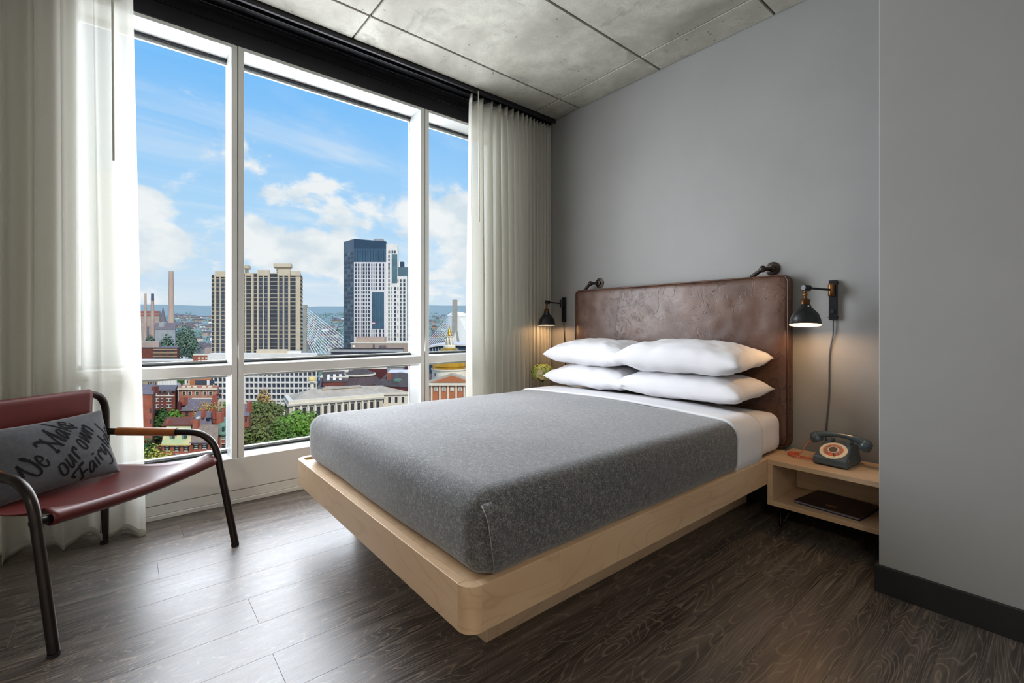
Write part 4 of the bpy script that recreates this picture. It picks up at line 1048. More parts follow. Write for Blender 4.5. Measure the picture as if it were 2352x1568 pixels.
leaf_mat('l_green', '3f5f27', '648540'); leaf_mat('l_olive', '515c33', '75804a'); leaf_mat('l_bright', '4d7a2a', '75a03f'); leaf_mat('l_yellow', '8f9040', 'bdb659')
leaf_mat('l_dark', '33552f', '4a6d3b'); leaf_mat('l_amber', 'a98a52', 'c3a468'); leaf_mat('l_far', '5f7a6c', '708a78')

_unit = {}
def ubox(name, parent, lo, hi, mat):
    """box part sharing one mesh per material; lo/hi in the parent's own axes"""
    if mat not in _unit:
        o = MB().box(-.5, .5, -.5, .5, -.5, .5).build('block', MATS[mat], local=True); _unit[mat] = o.data; bpy.data.objects.remove(o)
    o = bpy.data.objects.new(name, _unit[mat]); COL.objects.link(o); o.parent = parent
    o.location = [(a + b) / 2 for a, b in zip(lo, hi)]; o.scale = [max(1e-3, b - a) for a, b in zip(lo, hi)]
    return o

class Building:
    def __init__(s, name, label, cat, px0, px1, d, ytop, depth, yaw=0.0, g=-66.0, group=None, parent_only=False):
        s.d = d; s.g = g; y = math.radians(yaw)
        s.ax = RGT * math.cos(y) + FWD * math.sin(y); s.ay = -RGT * math.sin(y) + FWD * math.cos(y)
        u0 = (px0 - 1176) / FOC; u1 = (px1 - 1176) / FOC
        s.o = (FWD + RGT * u0) * d
        lat0 = u0 * d
        s.W = (u1 * d - lat0) / (math.cos(y) - u1 * math.sin(y)); s.D = depth
        s.H = CAM_H + (HOR - ytop) / FOC * d - g
        s.k = 0.88 * (u1 * math.cos(y) - math.sin(y)) / (math.cos(y) + u1 * math.sin(y)) if u1 < 0 and yaw == 0 else 0.0     # plan slant of the plot
        s.root = empty(name, (s.o.x, s.o.y, g), math.atan2(s.ax.y, s.ax.x)); tag(s.root, label, cat, group)
    def at(s, px, py):
        """pixel on the front plane -> (along the front, height over the ground)"""
        u = (px - 1176) / FOC; r = FWD + RGT * u
        t = s.o.dot(s.ay) / r.dot(s.ay); p = r * t
        return (p - s.o).dot(s.ax), CAM_H + (HOR - py) / FOC * t - s.g
    def box(s, name, x0, x1, y0, y1, z0, z1, m, parent=None):
        if s.k and y1 - y0 > 2.4:
            b = MB().box(x0, x1, y0, y1, z0, z1)
            for p in b.v: p.x += s.k * p.y
            return b.build(name, MATS[m], s.root, local=True)
        return ubox(name, s.root, (x0, y0, z0), (x1, y1, z1), m)
    def pbox(s, name, px0, py0, px1, py1, m, proud=0.1, back=0.3, parent=None):
        """front part given by its picture rectangle (top-left, bottom-right)"""
        xa, zb = s.at(px0, py0); xb, za = s.at(px1, py1)
        o = s.box(name, xa, xb, -proud, back, za, zb, m)
        if parent is not None:
            o.parent = parent; o.matrix_parent_inverse = Matrix.LocRotScale(parent.location, None, parent.scale).inverted()
        return o
    def mesh(s, name, verts, faces, m, smooth=False, slant=True):
        if s.k and slant: verts = [(v[0] + s.k * v[1], v[1], v[2]) for v in verts]
        return MB().add(verts, faces).build(name, MATS[m], s.root, local=True, smooth=smooth)
    def body(s, m, name='walls', z1=None):
        return s.box(name, 0, s.W, 0, s.D, 0, s.H if z1 is None else z1, m)
    def gable(s, x0, x1, y0, y1, z0, z1, m, along='x', over=0.3, name='roof'):
        if along == 'x':
            ym = (y0 + y1) / 2
            v = [(x0 - over, y0 - over, z0), (x1 + over, y0 - over, z0), (x1 + over, y1 + over, z0), (x0 - over, y1 + over, z0), (x0 - over, ym, z1), (x1 + over, ym, z1)]
            f = [(0, 1, 5, 4), (2, 3, 4, 5), (0, 4, 3), (1, 2, 5), (3, 2, 1, 0)]
        else:
            x_ = (x0 + x1) / 2
            v = [(x0 - over, y0 - over, z0), (x1 + over, y0 - over, z0), (x1 + over, y1 + over, z0), (x0 - over, y1 + over, z0), (x_, y0 - over, z1), (x_, y1 + over, z1)]
            f = [(0, 3, 5, 4), (1, 4, 5, 2), (0, 4, 1), (2, 5, 3), (3, 2, 1, 0)]
        return s.mesh(name, v, f, m)
    def hip(s, x0, x1, y0, y1, z0, z1, ix, iy, m, name='roof', over=0.0):
        v = [(x0 - over, y0 - over, z0), (x1 + over, y0 - over, z0), (x1 + over, y1 + over, z0), (x0 - over, y1 + over, z0), (x0 + ix, y0 + iy, z1), (x1 - ix, y0 + iy, z1), (x1 - ix, y1 - iy, z1), (x0 + ix, y1 - iy, z1)]
        return s.mesh(name, v, [(0, 1, 5, 4), (1, 2, 6, 5), (2, 3, 7, 6), (3, 0, 4, 7), (4, 5, 6, 7), (3, 2, 1, 0)], m)

# ---- ground and hills
def terr(d, lat=0.0):
    T = [(0, -66), (600, -66), (800, -60), (1000, -44), (1500, -14), (2200, 18), (3000, 62), (3600, 105), (4200, 160), (4800, 205)]
    for (a, za), (b, zb) in zip(T, T[1:]):
        if d <= b: z = za + (zb - za) * (d - a) / (b - a); break
    else: z = 205
    f = max(0.0, min(1.0, (d - 3000) / 1500))
    return z + f * 55 * (noise.noise(Vector((lat * 3.2, 1.0, 0))) * 0.8 + 0.25 * noise.noise(Vector((lat * 11, 4.0, 0)))) + (1 - f) * 5 * noise.noise(Vector((lat * 9, d * 0.003, 2)))
def ground():
    prof = [(18, -42), (60, -42), (155, -43), (185, -55), (250, -66), (620, -66.5)]
    b = MB(); cols = [-1.3 + 2.6 * i / 14 for i in range(15)]
    def P(i, j):
        d, z = prof[j]; p = (FWD + RGT * cols[i] * 1.1) * d; return (p.x, p.y, z)
    vs = [P(i, j) for j in range(len(prof)) for i in range(15)]
    fs = [(j * 15 + i, j * 15 + i + 1, (j + 1) * 15 + i + 1, (j + 1) * 15 + i) for j in range(len(prof) - 1) for i in range(14)]
    tag(b.add(vs, fs).build('ground', MATS['x_ground'], local=True), 'streets and yards of the city far below the window', kind='structure')
    # the far bank rises in low swells, then wooded hills
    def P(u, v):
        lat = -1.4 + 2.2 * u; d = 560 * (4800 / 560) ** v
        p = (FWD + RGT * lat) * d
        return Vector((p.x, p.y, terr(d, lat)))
    tag(MB().grid(P, 150, 46).build('hills', MATS['x_hill_haze'], smooth=True, local=True), 'far bank rising to wooded hills along the horizon', kind='structure')
ground()

# ---- trees
def leaf_cloud(blobs, n, size, seed):
    g = random.Random(seed); b = MB(); vs = []; fs = []
    tot = sum(bl[1].x * bl[1].y for bl in blobs)
    for (c, r) in blobs:
        k = int(n * r.x * r.y / tot)
        for _ in range(k):
            dv = Vector((g.gauss(0, 1), g.gauss(0, 1), g.gauss(0, 1))).normalized(); rad = g.uniform(0.55, 1.03)
            p = c + Vector((dv.x * r.x, dv.y * r.y, dv.z * r.z)) * rad
            nrm = (dv + Vector((g.gauss(0, .5), g.gauss(0, .5), g.gauss(0, .5) + 0.3))).normalized()
            t = nrm.orthogonal().normalized(); t = Matrix.Rotation(g.uniform(0, 6.28), 3, nrm) @ t; w = nrm.cross(t)
            s1 = size * g.uniform(0.6, 1.3); s2 = s1 * g.uniform(0.5, 0.8); q = len(vs)
            vs += [p - t * s1, p - w * s2, p + t * s1, p + w * s2]; fs.append((q, q + 1, q + 2, q + 3))
    return b.add(vs, fs)
def tree(label, px, ytop, d, rx, m, g=-42.0, hgt=None, n=1500, leaf=0.5, seed=0, cat='tree', group='trees among the houses', name='broadleaf_tree', conical=False):
    top = ray_at(px, ytop, d); H = (top.z - g) if hgt is None else hgt
    base = Vector((top.x, top.y, top.z - H)); r = tag(empty(name, base), label, cat, group)
    gg = random.Random(seed + 11); blobs = []
    ch_ = H * 0.72
    if conical:
        for k in range(7):
            f = k / 6; blobs.append((Vector((0, 0, H * (0.15 + 0.8 * f))), Vector((rx * (1 - 0.85 * f), rx * (1 - 0.85 * f), H * 0.1))))
    else:
        for k in range(9):
            a = k * 2.4; f = gg.uniform(0.25, 0.62)
            blobs.append((Vector((rx * f * math.cos(a), rx * f * math.sin(a), H - ch_ / 2 + ch_ * 0.33 * gg.uniform(-1, 0.75))), Vector((rx * gg.uniform(0.4, 0.58),) * 2 + (ch_ * gg.uniform(0.2, 0.3),))))
        blobs.append((Vector((0, 0, H - ch_ * 0.28)), Vector((rx * 0.5, rx * 0.5, ch_ * 0.28))))
    leaf_cloud(blobs, int(n * 2.6), leaf, seed).build('crown', MATS[m], r, local=True)
    t = MB().tube([(0, 0, 0), (0.1, 0, H * 0.3), (0, 0.1, H * 0.75)], [0.35, 0.28, 0.1], 8)
    t.build('trunk', MATS['x_bark'], r, local=True)
    for k in range(4):
        a = k * 1.6; MB().tube([(0, 0, H * (0.25 + 0.07 * k)), (rx * 0.4 * math.cos(a), rx * 0.4 * math.sin(a), H * (0.5 + 0.07 * k))], [0.15, 0.05], 6).build('branch', MATS['x_bark'], r, local=True)
    return r
G1 = 'trees behind the sill of the wide pane'
tree('tall olive green tree in the middle of the grove, below the stone courthouse', 612, 922, 168, 9.5, 'l_olive', n=2600, seed=1, group=G1)
tree('fresh green tree with the roundest crown, beside the bed corner', 682, 940, 150, 7.6, 'l_bright', n=2400, seed=2, group=G1)
tree('bright green tree rising beside the mullion and the brick gable', 588, 920, 176, 5.5, 'l_green', n=1400, seed=3, group=G1)
tree('yellow-green low tree at the foot of the wide pane', 592, 975, 128, 5.2, 'l_olive', n=1500, seed=4, group=G1)
tree('mid green tree between the olive tree and the round crown', 645, 965, 140, 6.0, 'l_green', n=1600, seed=5, group=G1)
tree('small amber-green tree at the corner of the courthouse', 606, 893, 205, 5.0, 'l_amber', -58, n=1000, seed=6, group=G1)
G2 = 'trees among the brick houses'
tree('yellow-leaved tree in front of the copper-roofed house', 354, 1018, 92, 4.3, 'l_yellow', n=1900, leaf=0.28, seed=7, group=G2)
tree('dark green tree beside the brick wall', 368, 937, 150, 3.6, 'l_dark', n=1500, seed=8, group=G2)
tree('light green tree behind the dark green one', 400, 938, 168, 4.0, 'l_bright', n=900, seed=9, group=G2)
tree('golden green small tree over the roof garden', 398, 955, 146, 3.0, 'l_yellow', n=900, leaf=0.3, seed=10, group=G2, hgt=9)
tree('round amber bare-twigged tree before the slate gable', 469, 920, 165, 4.6, 'l_amber', n=1400, leaf=0.3, seed=11, group=G2)
tree('yellow-green tree close to the mullion by the white offices', 520, 918, 185, 3.0, 'l_bright', g=-55, n=700, seed=12, group=G2)
tree('dark conifer among the chimneys', 507, 925, 175, 1.9, 'l_dark', g=-50, n=900, leaf=0.3, seed=13, group=G2, conical=True)
tree('dark shrub at the street edge next to the curtain', 340, 1000, 118, 2.4, 'l_dark', n=800, leaf=0.3, seed=14, group=G2)

# ---- pair of tan apartment towers
def tan_tower(label, px0, px1, yt, bays, steps, d, depth, dark_side=0):
    b = Building('apartment_tower', label, 'tower', px0, px1, d, yt + 7, depth, group='tan apartment towers')
    b.body('x_tan')
    for (a, c, ytop, pr) in steps:       # raised parapet bays
        x0, z1 = b.at(a, ytop); x1, _ = b.at(c, ytop); b.box('parapet_bay', x0, x1, -0.5 - pr, 3, b.at(a, yt + 13)[1], z1, 'x_tan')
    rows = 20
    for (a, c, kind) in bays:
        for r in range(rows):
            y0 = yt + 8.5 + r * 9.28
            b.pbox('window', a - 0.5, y0, c + 0.5, y0 + (8.2 if kind == 'n' else 7.9), 'x_window' if kind == 'n' else 'x_window_dark', proud=0.06, back=0.3)
    prev = None
    for (a, c, kind) in bays:
        if prev is not None and a - prev > 1.5:
            b.pbox('pier', prev + 0.6, yt + 7, a - 0.6, yt + 195, 'x_tan', proud=0.9, back=0.1)
        prev = c
    return b
b1 = tan_tower('narrow end of the tan apartment towers, beside the mullion', 485.5, 535, 623, [(487, 493.5, 'b'), (497.5, 505.5, 'n'), (509, 517, 'n'), (521.5, 529, 'n')], [(494, 535, 623, 0.3)], 350, 14)
b2 = tan_tower('broad tan apartment tower with dark window bays and rooftop box', 556, 690, 620,
               [(560, 563, 'b'), (566.5, 577.5, 'b'), (584, 591.5, 'b'), (595.5, 604, 'n'), (607.5, 615.5, 'n'), (621, 638, 'b'), (642, 650, 'n'), (654, 662.5, 'n'), (667.5, 678.5, 'b')],
               [(592, 619, 620, 0.3), (639.5, 667, 618.5, 0.3), (566, 582, 626, 0), (668, 690, 622.5, 0.2)], 355, 15)
for (a, c, yt_, yb) in ((559, 571.5, 608.5, 616), (628, 669.5, 605, 613)):
    b2.pbox('rooftop_box', a, yt_, c, yb, 'x_tan', proud=0.5, back=9)
b2.pbox('rooftop_stem', 634, 612, 666, 624, 'x_tan', proud=-2, back=8); b2.pbox('rooftop_stem', 561, 615, 567, 626, 'x_tan', proud=-2, back=8)
b2s = b2.W
for yy in range(21):
    zz_ = b2.H - 4.2 - yy * 3.08
    for (ya, yb) in ((1.0, 5.6), (8.2, 13.0)):
        xo = b2s + b2.k * (ya + yb) / 2
        b2.box('balcony', xo - 0.2, xo + 1.3, ya, ya + 2.2, zz_, zz_ + 1.0, 'x_tan_dark'); b2.box('balcony_recess', xo - 0.2, xo + 0.35, ya + 2.3, ya + 4.4, zz_, zz_ + 2.3, 'x_window_dark')
# ---- blue glass and white tower
bt = Building('glass_tower', 'blue glass and white panelled high-rise with slanted crown', 'tower', 813, 950, 430, 553, 40)
P = bt.at
def bx(nm, a, y0, c, y1, m, pr, bk): return bt.pbox(nm, a, y0, c, y1, m, pr, bk)
xL, zT = P(813, 548); xR, zR = P(887, 554); _, zM = P(813, 571)
bt.mesh('crown', [(xL, 0, zM), (xR, 0, zM), (xR, 26, zM), (xL, 26, zM), (xL, 0, zT), (xR, 0, zR), (xR, 26, zR), (xL, 26, zT)], [(0, 1, 5, 4), (1, 2, 6, 5), (2, 3, 7, 6), (3, 0, 4, 7), (4, 5, 6, 7), (3, 2, 1, 0)], 'x_crown')
bx('glass_band', 813, 571, 887, 603, 'x_blue_glass', 0, 26)
# side slab of glass turned away from the sun
xs = (789 - 1176) / FOC * 444 - (813 - 1176) / FOC * 430; zt2 = P(789, 549)[1]
bt.mesh('glass_slab', [(xL, 0.5, 0), (xL, 27, 0), (xs - 2.2, 27, 0), (xs, 14, 0), (xL, 0.5, zT), (xL, 27, zT), (xs - 2.2, 27, zt2), (xs, 14, zt2)], [(0, 4, 7, 3), (3, 7, 6, 2), (2, 6, 5, 1), (1, 5, 4, 0), (4, 5, 6, 7)], 'x_blue_glass', slant=False)
for r in range(24):
    f0 = zt2 - 14 - r * 4.1
    for t0 in (0.12, 0.42, 0.7):
        p0 = Vector((xs, 14, f0)).lerp(Vector((xL, 0.5, f0)), t0); p1 = Vector((xs, 14, f0)).lerp(Vector((xL, 0.5, f0)), t0 + 0.2); nn_ = Vector((p1 - p0).cross(Vector((0, 0, 1)))).normalized() * 0.15
        bt.mesh('slab_window', [p0 + nn_, p1 + nn_, p1 + nn_ + Vector((0, 0, 2.5)), p0 + nn_ + Vector((0, 0, 2.5)), p0 - nn_, p1 - nn_, p1 - nn_ + Vector((0, 0, 2.5)), p0 - nn_ + Vector((0, 0, 2.5))], [(0, 1, 2, 3), (7, 6, 5, 4), (0, 4, 5, 1), (3, 2, 6, 7), (1, 5, 6, 2), (0, 3, 7, 4)], 'x_teal_glass' if (r * 3 + int(t0 * 10)) % 4 == 0 else 'x_crown', slant=False)
bx('white_wall', 813, 602, 887, 860, 'x_white', 0.6, 26); bx('white_wall', 887, 561, 913, 860, 'x_white2', 0.3, 20)
bx('white_wall', 912, 634, 935, 860, 'x_white2', 0.0, 18); bx('glass_wall', 934, 634, 965, 860, 'x_teal_glass', -1, 17); bx('glass_wall', 912, 613, 965, 634, 'x_teal_glass', -0.5, 17)
for k in range(12): bx('glass_fin', 815 + k * 6, 573, 816 + k * 6, 601, 'x_crown', 0.3, 0.2)
for k in range(5): bx('glass_fin', 857 + k * 5.2, 671, 857.7 + k * 5.2, 755, 'x_teal_glass', 0.95, 0.2)
bx('roof_stub', 918, 600, 928, 613, 'x_crown', -3, 12); bx('penthouse', 856, 545, 879, 556, 'x_grey', -6, 18)
bx('glass_inset', 855, 670.5, 882.5, 755, 'x_blue_glass', 0.75, 0.2); bx('glass_inset', 900, 584, 912.5, 650, 'x_teal_glass', 0.5, 0.2)
cols = [(817.5, 4.6), (823.8, 2.2), (827.5, 1.8), (831.5, 1.8), (836, 4.4), (841.8, 3.2), (847.6, 4.4), (854.6, 2.6), (859.3, 2.4), (865, 4.4), (873.4, 4.8), (881, 3.6), (893.6, 3.0), (900.2, 1.6), (907.8, 4.6), (914.2, 2.0), (920.8, 3.2), (928.8, 4.6)]
for ci, (cxp, w) in enumerate(cols):
    for r in range(20):
        y0 = 605.3 + r * 8.92
        if r == 19 and ci < 12: continue
        if 853 < cxp < 884 and 668 < y0 + 3 < 757: continue
        if ci in (13, 14) and y0 < 652: continue
        if ci > 14 and y0 < 636: continue
        if ci == 15 and r % 2: continue
        bx('window', cxp - w / 2, y0, cxp + w / 2, y0 + 6.6, 'x_window', 0.66 if ci < 12 else 0.36, 0.1)
for k in range(4): bx('window', 893.6 + 4.6 * k - 1.4, 575.5, 893.6 + 4.6 * k + (1.0 if k in (1, 2) else 1.6), 581.5, 'x_window', 0.36, 0.1)
for k in range(4): bx('window', 892, 585 + 9 * k - 0 if k < 2 else 585 + 9 * k, 895.4, 591 + 9 * k, 'x_window', 0.36, 0.1)
for r in range(14):
    bx('spandrel', 935, 640 + r * 10.2, 965, 642.6 + r * 10.2, 'x_patina', -0.9, 0.5)
fl = Building('flag_pole', 'small red and white flag on a thin pole before the high-rise', 'flag', 853.5, 854.2, 400, 736, 0.3)
fl.body('x_cable', 'pole'); fl.pbox('flag', 854.2, 739, 861.5, 741, 'x_red', 0.1, 0.1); fl.pbox('flag_stripe', 854.2, 741, 861.5, 742.6, 'x_white2', 0.1, 0.1); fl.pbox('flag', 854.2, 742.6, 861.5, 744.4, 'x_red', 0.1, 0.1)

# ---- white office block with gridded windows
ob = Building('office_block', 'long white office block with a grid of square windows', 'office building', 478, 728, 300, 812, 9.5)
ob.body('x_white2')
for r in range(7):
    for c in range(25):
        a = 481.5 + c * 10.25
        if a + 8 > 728: continue
        y0 = 830.2 + r * 13.25 - 1.0
        ob.pbox('window', a + 0.9, y0, a + 8.9, y0 + 6.6, 'x_window', proud=-0.25, back=0.8)
        ob_w = None
for r in range(8):
    y0 = 836.3 + r * 13.25
    ob.pbox('floor_band', 478, y0, 728, y0 + 3.9, 'x_white2', proud=0.5, back=0.1)
    ob.pbox('dark_strip', 478, y0 - 1.0 + 5.1, 728, y0 + 6.3 - 1.0, 'x_window_dark', proud=0.02, back=0.1)  # thin dark strip below each floor band
for c in range(25):
    a = 480.0 + c * 10.25
    ob.pbox('pier', a, 829, a + 2.2, 930, 'x_white2', proud=0.55, back=0.1)
ob.pbox('top_band', 478, 812, 728, 829.5, 'x_white2', proud=0.6, back=0.1)
ob.pbox('rooftop_plant', 586, 803, 658, 812, 'x_tan', proud=-4, back=8.5); ob.pbox('rooftop_plant', 620, 807, 690, 812, 'x_white2', proud=-5, back=8)
ob.k = 0
for r in range(7):
    for c in range(6):
        xo = ob.W + 0.88 * (728 - 1176) / FOC * (0.8 + c * 1.45); zq = ob.at(600, 836 + r * 13.25)[1]
        ob.box('side_window', xo - 0.6, xo + 0.12, 0.8 + c * 1.45, 1.7 + c * 1.45, zq, zq + 1.9, 'x_window')
# windows must show: recess the wall between the bands
for o in [c for c in ob.root.children if c.name.startswith('walls')]:
    o.location.y += 0.45
for o in [c for c in ob.root.children if c.name.startswith('window')]:
    o.location.y = 0.35; o.scale.y = 0.4

# ---- stone courthouse with hipped roof
ct = Building('stone_courthouse', 'grey stone courthouse with hipped roof and columned front', 'courthouse', 664, 880, 208, 921, 20, yaw=31, g=-60)
ct.body('x_stone'); H = ct.H; W = ct.W; D = ct.D
ct.box('cornice', -0.9, W + 0.9, -0.9, D + 0.9, H - 2.2, H - 1.4, 'x_stone'); ct.box('parapet', -0.3, W + 0.3, -0.3, D + 0.3, H - 1.4, H + 0.1, 'x_trim')
ct.hip(1.6, W - 1.6, 1.6, D - 1.6, H + 0.1, H + 3.3, 8, 8, 'x_roof_grey')
ct.box('roof_lantern', W * 0.36, W * 0.8, D * 0.4, D * 0.6, H + 3.0, H + 3.7, 'x_roof_grey')
for k in range(8): ct.box('window', -0.1, 0.3, D * (0.08 + 0.112 * k), D * (0.08 + 0.112 * k) + 1.3, H - 8.2, H - 3.6, 'x_window_dark')
for k in range(13):
    xx = 1.4 + k * (W - 2.8) / 13
    ct.box('column', xx, xx + 0.75, -0.6, 0.1, H - 9.5, H - 2.2, 'x_trim'); ct.box('window', xx + 1.15, xx + 2.55, -0.1, 0.2, H - 7.6, H - 3.4, 'x_window_dark')
ct.box('plinth', -0.5, W + 0.5, -0.9, D, 0, H - 9.5, 'x_stone')
wg = Building('stone_wing', 'pale stone wing with low sloping roof behind the courthouse', 'courthouse', 740, 960, 229, 905, 13, yaw=8, g=-60)
wg.body('x_trim'); wg.box('cornice', -.6, wg.W + .6, -.7, wg.D, wg.H - .9, wg.H, 'x_trim'); wg.gable(0, wg.W, 0, wg.D, wg.H - .2, wg.H + 3.0, 'x_roof_grey')
for k in range(14): wg.box('window', 2 + k * 3.3, 3.2 + k * 3.3, -0.08, 0.2, wg.H - 5, wg.H - 2.2, 'x_window_dark')
cu = Building('gilded_cupola', 'little gilded cupola on a stone stem over the courthouse roof', 'cupola', 708, 719, 236, 880, 3, g=-60)
cxm, czm = cu.at(713.5, 886); r_ = 2.05
MB().lathe([(r_ * 0.5, 0), (r_ * 0.5, czm + 1.8), (r_ * 1.05, czm + 2.0), (r_ * 1.05, czm + 2.5)], (cxm, 1.5, 0), 12).build('stem', MATS['x_trim'], cu.root, local=True, smooth=True, auto=40)
MB().lathe([(r_, czm + 2.5), (r_ * 0.95, czm + 3.3), (r_ * 0.6, czm + 4.4), (0.2, czm + 4.9), (0.0, czm + 5.6)], (cxm, 1.5, 0), 12).build('dome', MATS['x_gold_pale'], cu.root, local=True, smooth=True)

# ---- conical dark roof
cr = Building('rotunda', 'round building with dark conical metal roof and white eave ring', 'rotunda', 752, 868, 264, 886, 26, g=-66)
cc, zz = cr.at(809, 886); pxm = 264 / FOC
z866, z862, z849 = cr.at(809, 867)[1], cr.at(809, 863)[1], cr.at(809, 848)[1]
Rb = 56 * pxm; Rr = 33 * pxm
MB().lathe([(Rb * 0.98, 0), (Rb * 0.98, zz)], (cc, Rb, 0), 36).build('drum', MATS['x_brick_dark'], cr.root, local=True, smooth=True, auto=40)
MB().lathe([(Rb, zz), (Rr, z866)], (cc, Rb, 0), 36).build('roof', MATS['x_roof_purple'], cr.root, local=True, smooth=False)
MB().lathe([(Rr * 1.02, z866 - .3), (Rr * 1.12, z866 + .1), (Rr * 1.12, z862), (Rr, z862)], (cc, Rb, 0), 36).build('eave_ring', MATS['x_trim'], cr.root, local=True, smooth=True, auto=40)
MB().lathe([(Rr * 1.02, z862), (1.2, z849), (0.0, z849 + .1)], (cc, Rb, 0), 36).build('lantern_roof', MATS['x_roof_dark'], cr.root, local=True)

# ---- golden dome and brick pavilion
sd = Building('domed_hall', 'red brick hall with white pilasters under a golden dome', 'hall', 977, 1098, 190, 884, 24, g=-58)
pm_ = 190 / FOC
sd.body('x_brick_pale')
cX, z851 = sd.at(1023, 851.5); Rd = 41.5 * pm_
z800 = sd.at(1023, 800)[1]; z868 = sd.at(1023, 872)[1]
MB().lathe([(Rd * 1.0, z868 - 2), (Rd * 1.0, z851 - 0.3)], (cX, 12, 0), 40).build('drum', MATS['x_trim'], sd.root, local=True, smooth=True, auto=40)
MB().lathe([(Rd * 1.03, z851 - 0.7), (Rd * 1.06, z851 - .4), (Rd * 1.06, z851), (Rd, z851)], (cX, 12, 0), 40).build('dome_cornice', MATS['x_trim'], sd.root, local=True, smooth=True, auto=40)
dome = MB().lathe([(Rd * 0.99 * math.cos(math.radians(a)) ** 0.9, z851 + (z800 - z851) * math.sin(math.radians(a)) / math.sin(math.radians(76))) for a in (0, 8, 16, 24, 32, 40, 48, 56, 64, 70, 76)], (cX, 12, 0), 48).build('dome', MATS['x_gold'], sd.root, local=True, smooth=True)
k_ = lambda y: sd.at(1023, y)[1]
MB().lathe([(15 * pm_, z800 - .4), (15 * pm_, k_(796.5)), (13 * pm_, k_(795))], (cX, 12, 0), 20).build('lantern_base', MATS['x_trim'], sd.root, local=True, smooth=True, auto=40)
MB().lathe([(9 * pm_, k_(796)), (8.6 * pm_, k_(776)), (10.5 * pm_, k_(775)), (10.5 * pm_, k_(773.5)), (8 * pm_, k_(773))], (cX, 12, 0), 8).build('lantern', MATS['x_trim'], sd.root, local=True)
for a in range(8):
    t_ = a * math.pi / 4 + math.pi / 8
    c0 = Vector((cX + 9.2 * pm_ * math.cos(t_), 12 + 9.2 * pm_ * math.sin(t_), 0))
    MB().lathe([(0.25, k_(795)), (0.25, k_(776))], c0, 8).build('lantern_column', MATS['x_trim'], sd.root, local=True, smooth=True)
    MB().lathe([(0.18, k_(774)), (0.12, k_(769)), (0, k_(766))], c0, 6).build('urn', MATS['x_trim'], sd.root, local=True, smooth=True)
ubox('lantern_window', sd.root, (cX + .25, 12 - 8.7 * pm_, k_(793)), (cX + 0.75, 12 - 8.0 * pm_, k_(780)), 'x_window_dark')
MB().lathe([(7.5 * pm_, k_(773)), (5.6 * pm_, k_(768)), (3.8 * pm_, k_(762)), (3.0 * pm_, k_(757.5)), (1.2 * pm_, k_(756.5)), (2.0 * pm_, k_(754)), (1.0 * pm_, k_(751.5)), (0.6 * pm_, k_(748)), (0, k_(746))], (cX, 12, 0), 12).build('lantern_spire', MATS['x_gold'], sd.root, local=True, smooth=True)
ubox('drum_window', sd.root, (sd.at(993, 860)[0], 12 - Rd * 0.8, sd.at(993, 868)[1]), (sd.at(995.6, 860)[0], 4.9, sd.at(993, 860)[1]), 'x_window_dark')
xa, ze = sd.at(978, 879); xb, _ = sd.at(1098, 879); xm_, zp = sd.at(1038.5, 858)
sd.mesh('pediment_roof', [(xa - .6, -0.9, ze), (xb + .6, -0.9, ze), (xm_, -0.9, zp), (xa - .6, 5, ze), (xb + .6, 5, ze), (xm_, 5, zp)], [(0, 2, 5, 3), (1, 4, 5, 2), (0, 1, 2), (3, 5, 4), (0, 3, 4, 1)], 'x_roof_grey')
i_ = 0.80
zi = ze + 0.25
sd.mesh('tympanum', [(xm_ + (xa - xm_) * i_, -1.0, zi), (xm_ + (xb - xm_) * i_, -1.0, zi), (xm_, -1.0, zi + (zp - zi) * i_), (xm_ + (xa - xm_) * i_, -0.85, zi), (xm_ + (xb - xm_) * i_, -0.85, zi), (xm_, -0.85, zi + (zp - zi) * i_)], [(0, 1, 2), (5, 4, 3), (0, 2, 5, 3), (1, 4, 5, 2), (0, 3, 4, 1)], 'x_orange')
sd.pbox('cornice', 976, 879, 1100, 884.5, 'x_trim', 1.0, 0.5)
for c in range(6):
    a = 990 + c * 18.7
    sd.pbox('pilaster', a, 884, a + 3.6, 930, 'x_trim', 0.45, 0.1)
    if c < 5:
        sd.pbox('brick_panel', a + 4.5, 886, a + 17.6, 930, 'x_orange', 0.12, 0.1)
        w = sd.pbox('window_surround', a + 7, 888, a + 15.2, 898.5, 'x_trim', 0.3, 0.1)
        sd.pbox('window', a + 8.8, 889.8, a + 13.4, 896.6, 'x_grey' if c != 2 else 'x_trim', 0.42, 0.1)

# ---- bridge with white stay cables
br = Building('cable_bridge', 'cable-stayed bridge with pale pylon and fans of white cables', 'bridge', 1038.5, 1050.5, 690, 688, 8)
x0, zt = br.at(1039, 688); x1, zs = br.at(1050.5, 757); dk = br.at(1045, 812)[1]
br.box('pylon', x0, x1, 0, 6, zs, zt, 'x_concrete')
for sgn, px in ((-1, 1028), (1, 1064)):
    xf, _ = br.at(px, 812)
    c0 = x0 if sgn < 0 else (x0 + x1) / 2; c1_ = (x0 + x1) / 2 if sgn < 0 else x1
    w_ = (x1 - x0) * 0.42
    br.mesh('pylon_leg', [(c0, 0, zs), (c1_, 0, zs), (c1_, 6, zs), (c0, 6, zs), (xf - w_ / 2, 0, 0), (xf + w_ / 2, 0, 0), (xf + w_ / 2, 6, 0), (xf - w_ / 2, 6, 0)], [(0, 1, 5, 4), (1, 2, 6, 5), (2, 3, 7, 6), (3, 0, 4, 7), (0, 3, 2, 1)], 'x_concrete')
br.pbox('deck', 960, 808, 1110, 812, 'x_concrete', -3, 10); br.pbox('deck', 690, 814, 850, 818, 'x_concrete', -3, 10)
def cab(p, q, r=0.42, y=2.0):
    a = br.at(*p); b_ = br.at(*q)
    MB().tube([(a[0], y, a[1]), (b_[0], y, b_[1])], r, 5).build('stay_cable', MATS['x_cable'], br.root, local=True)
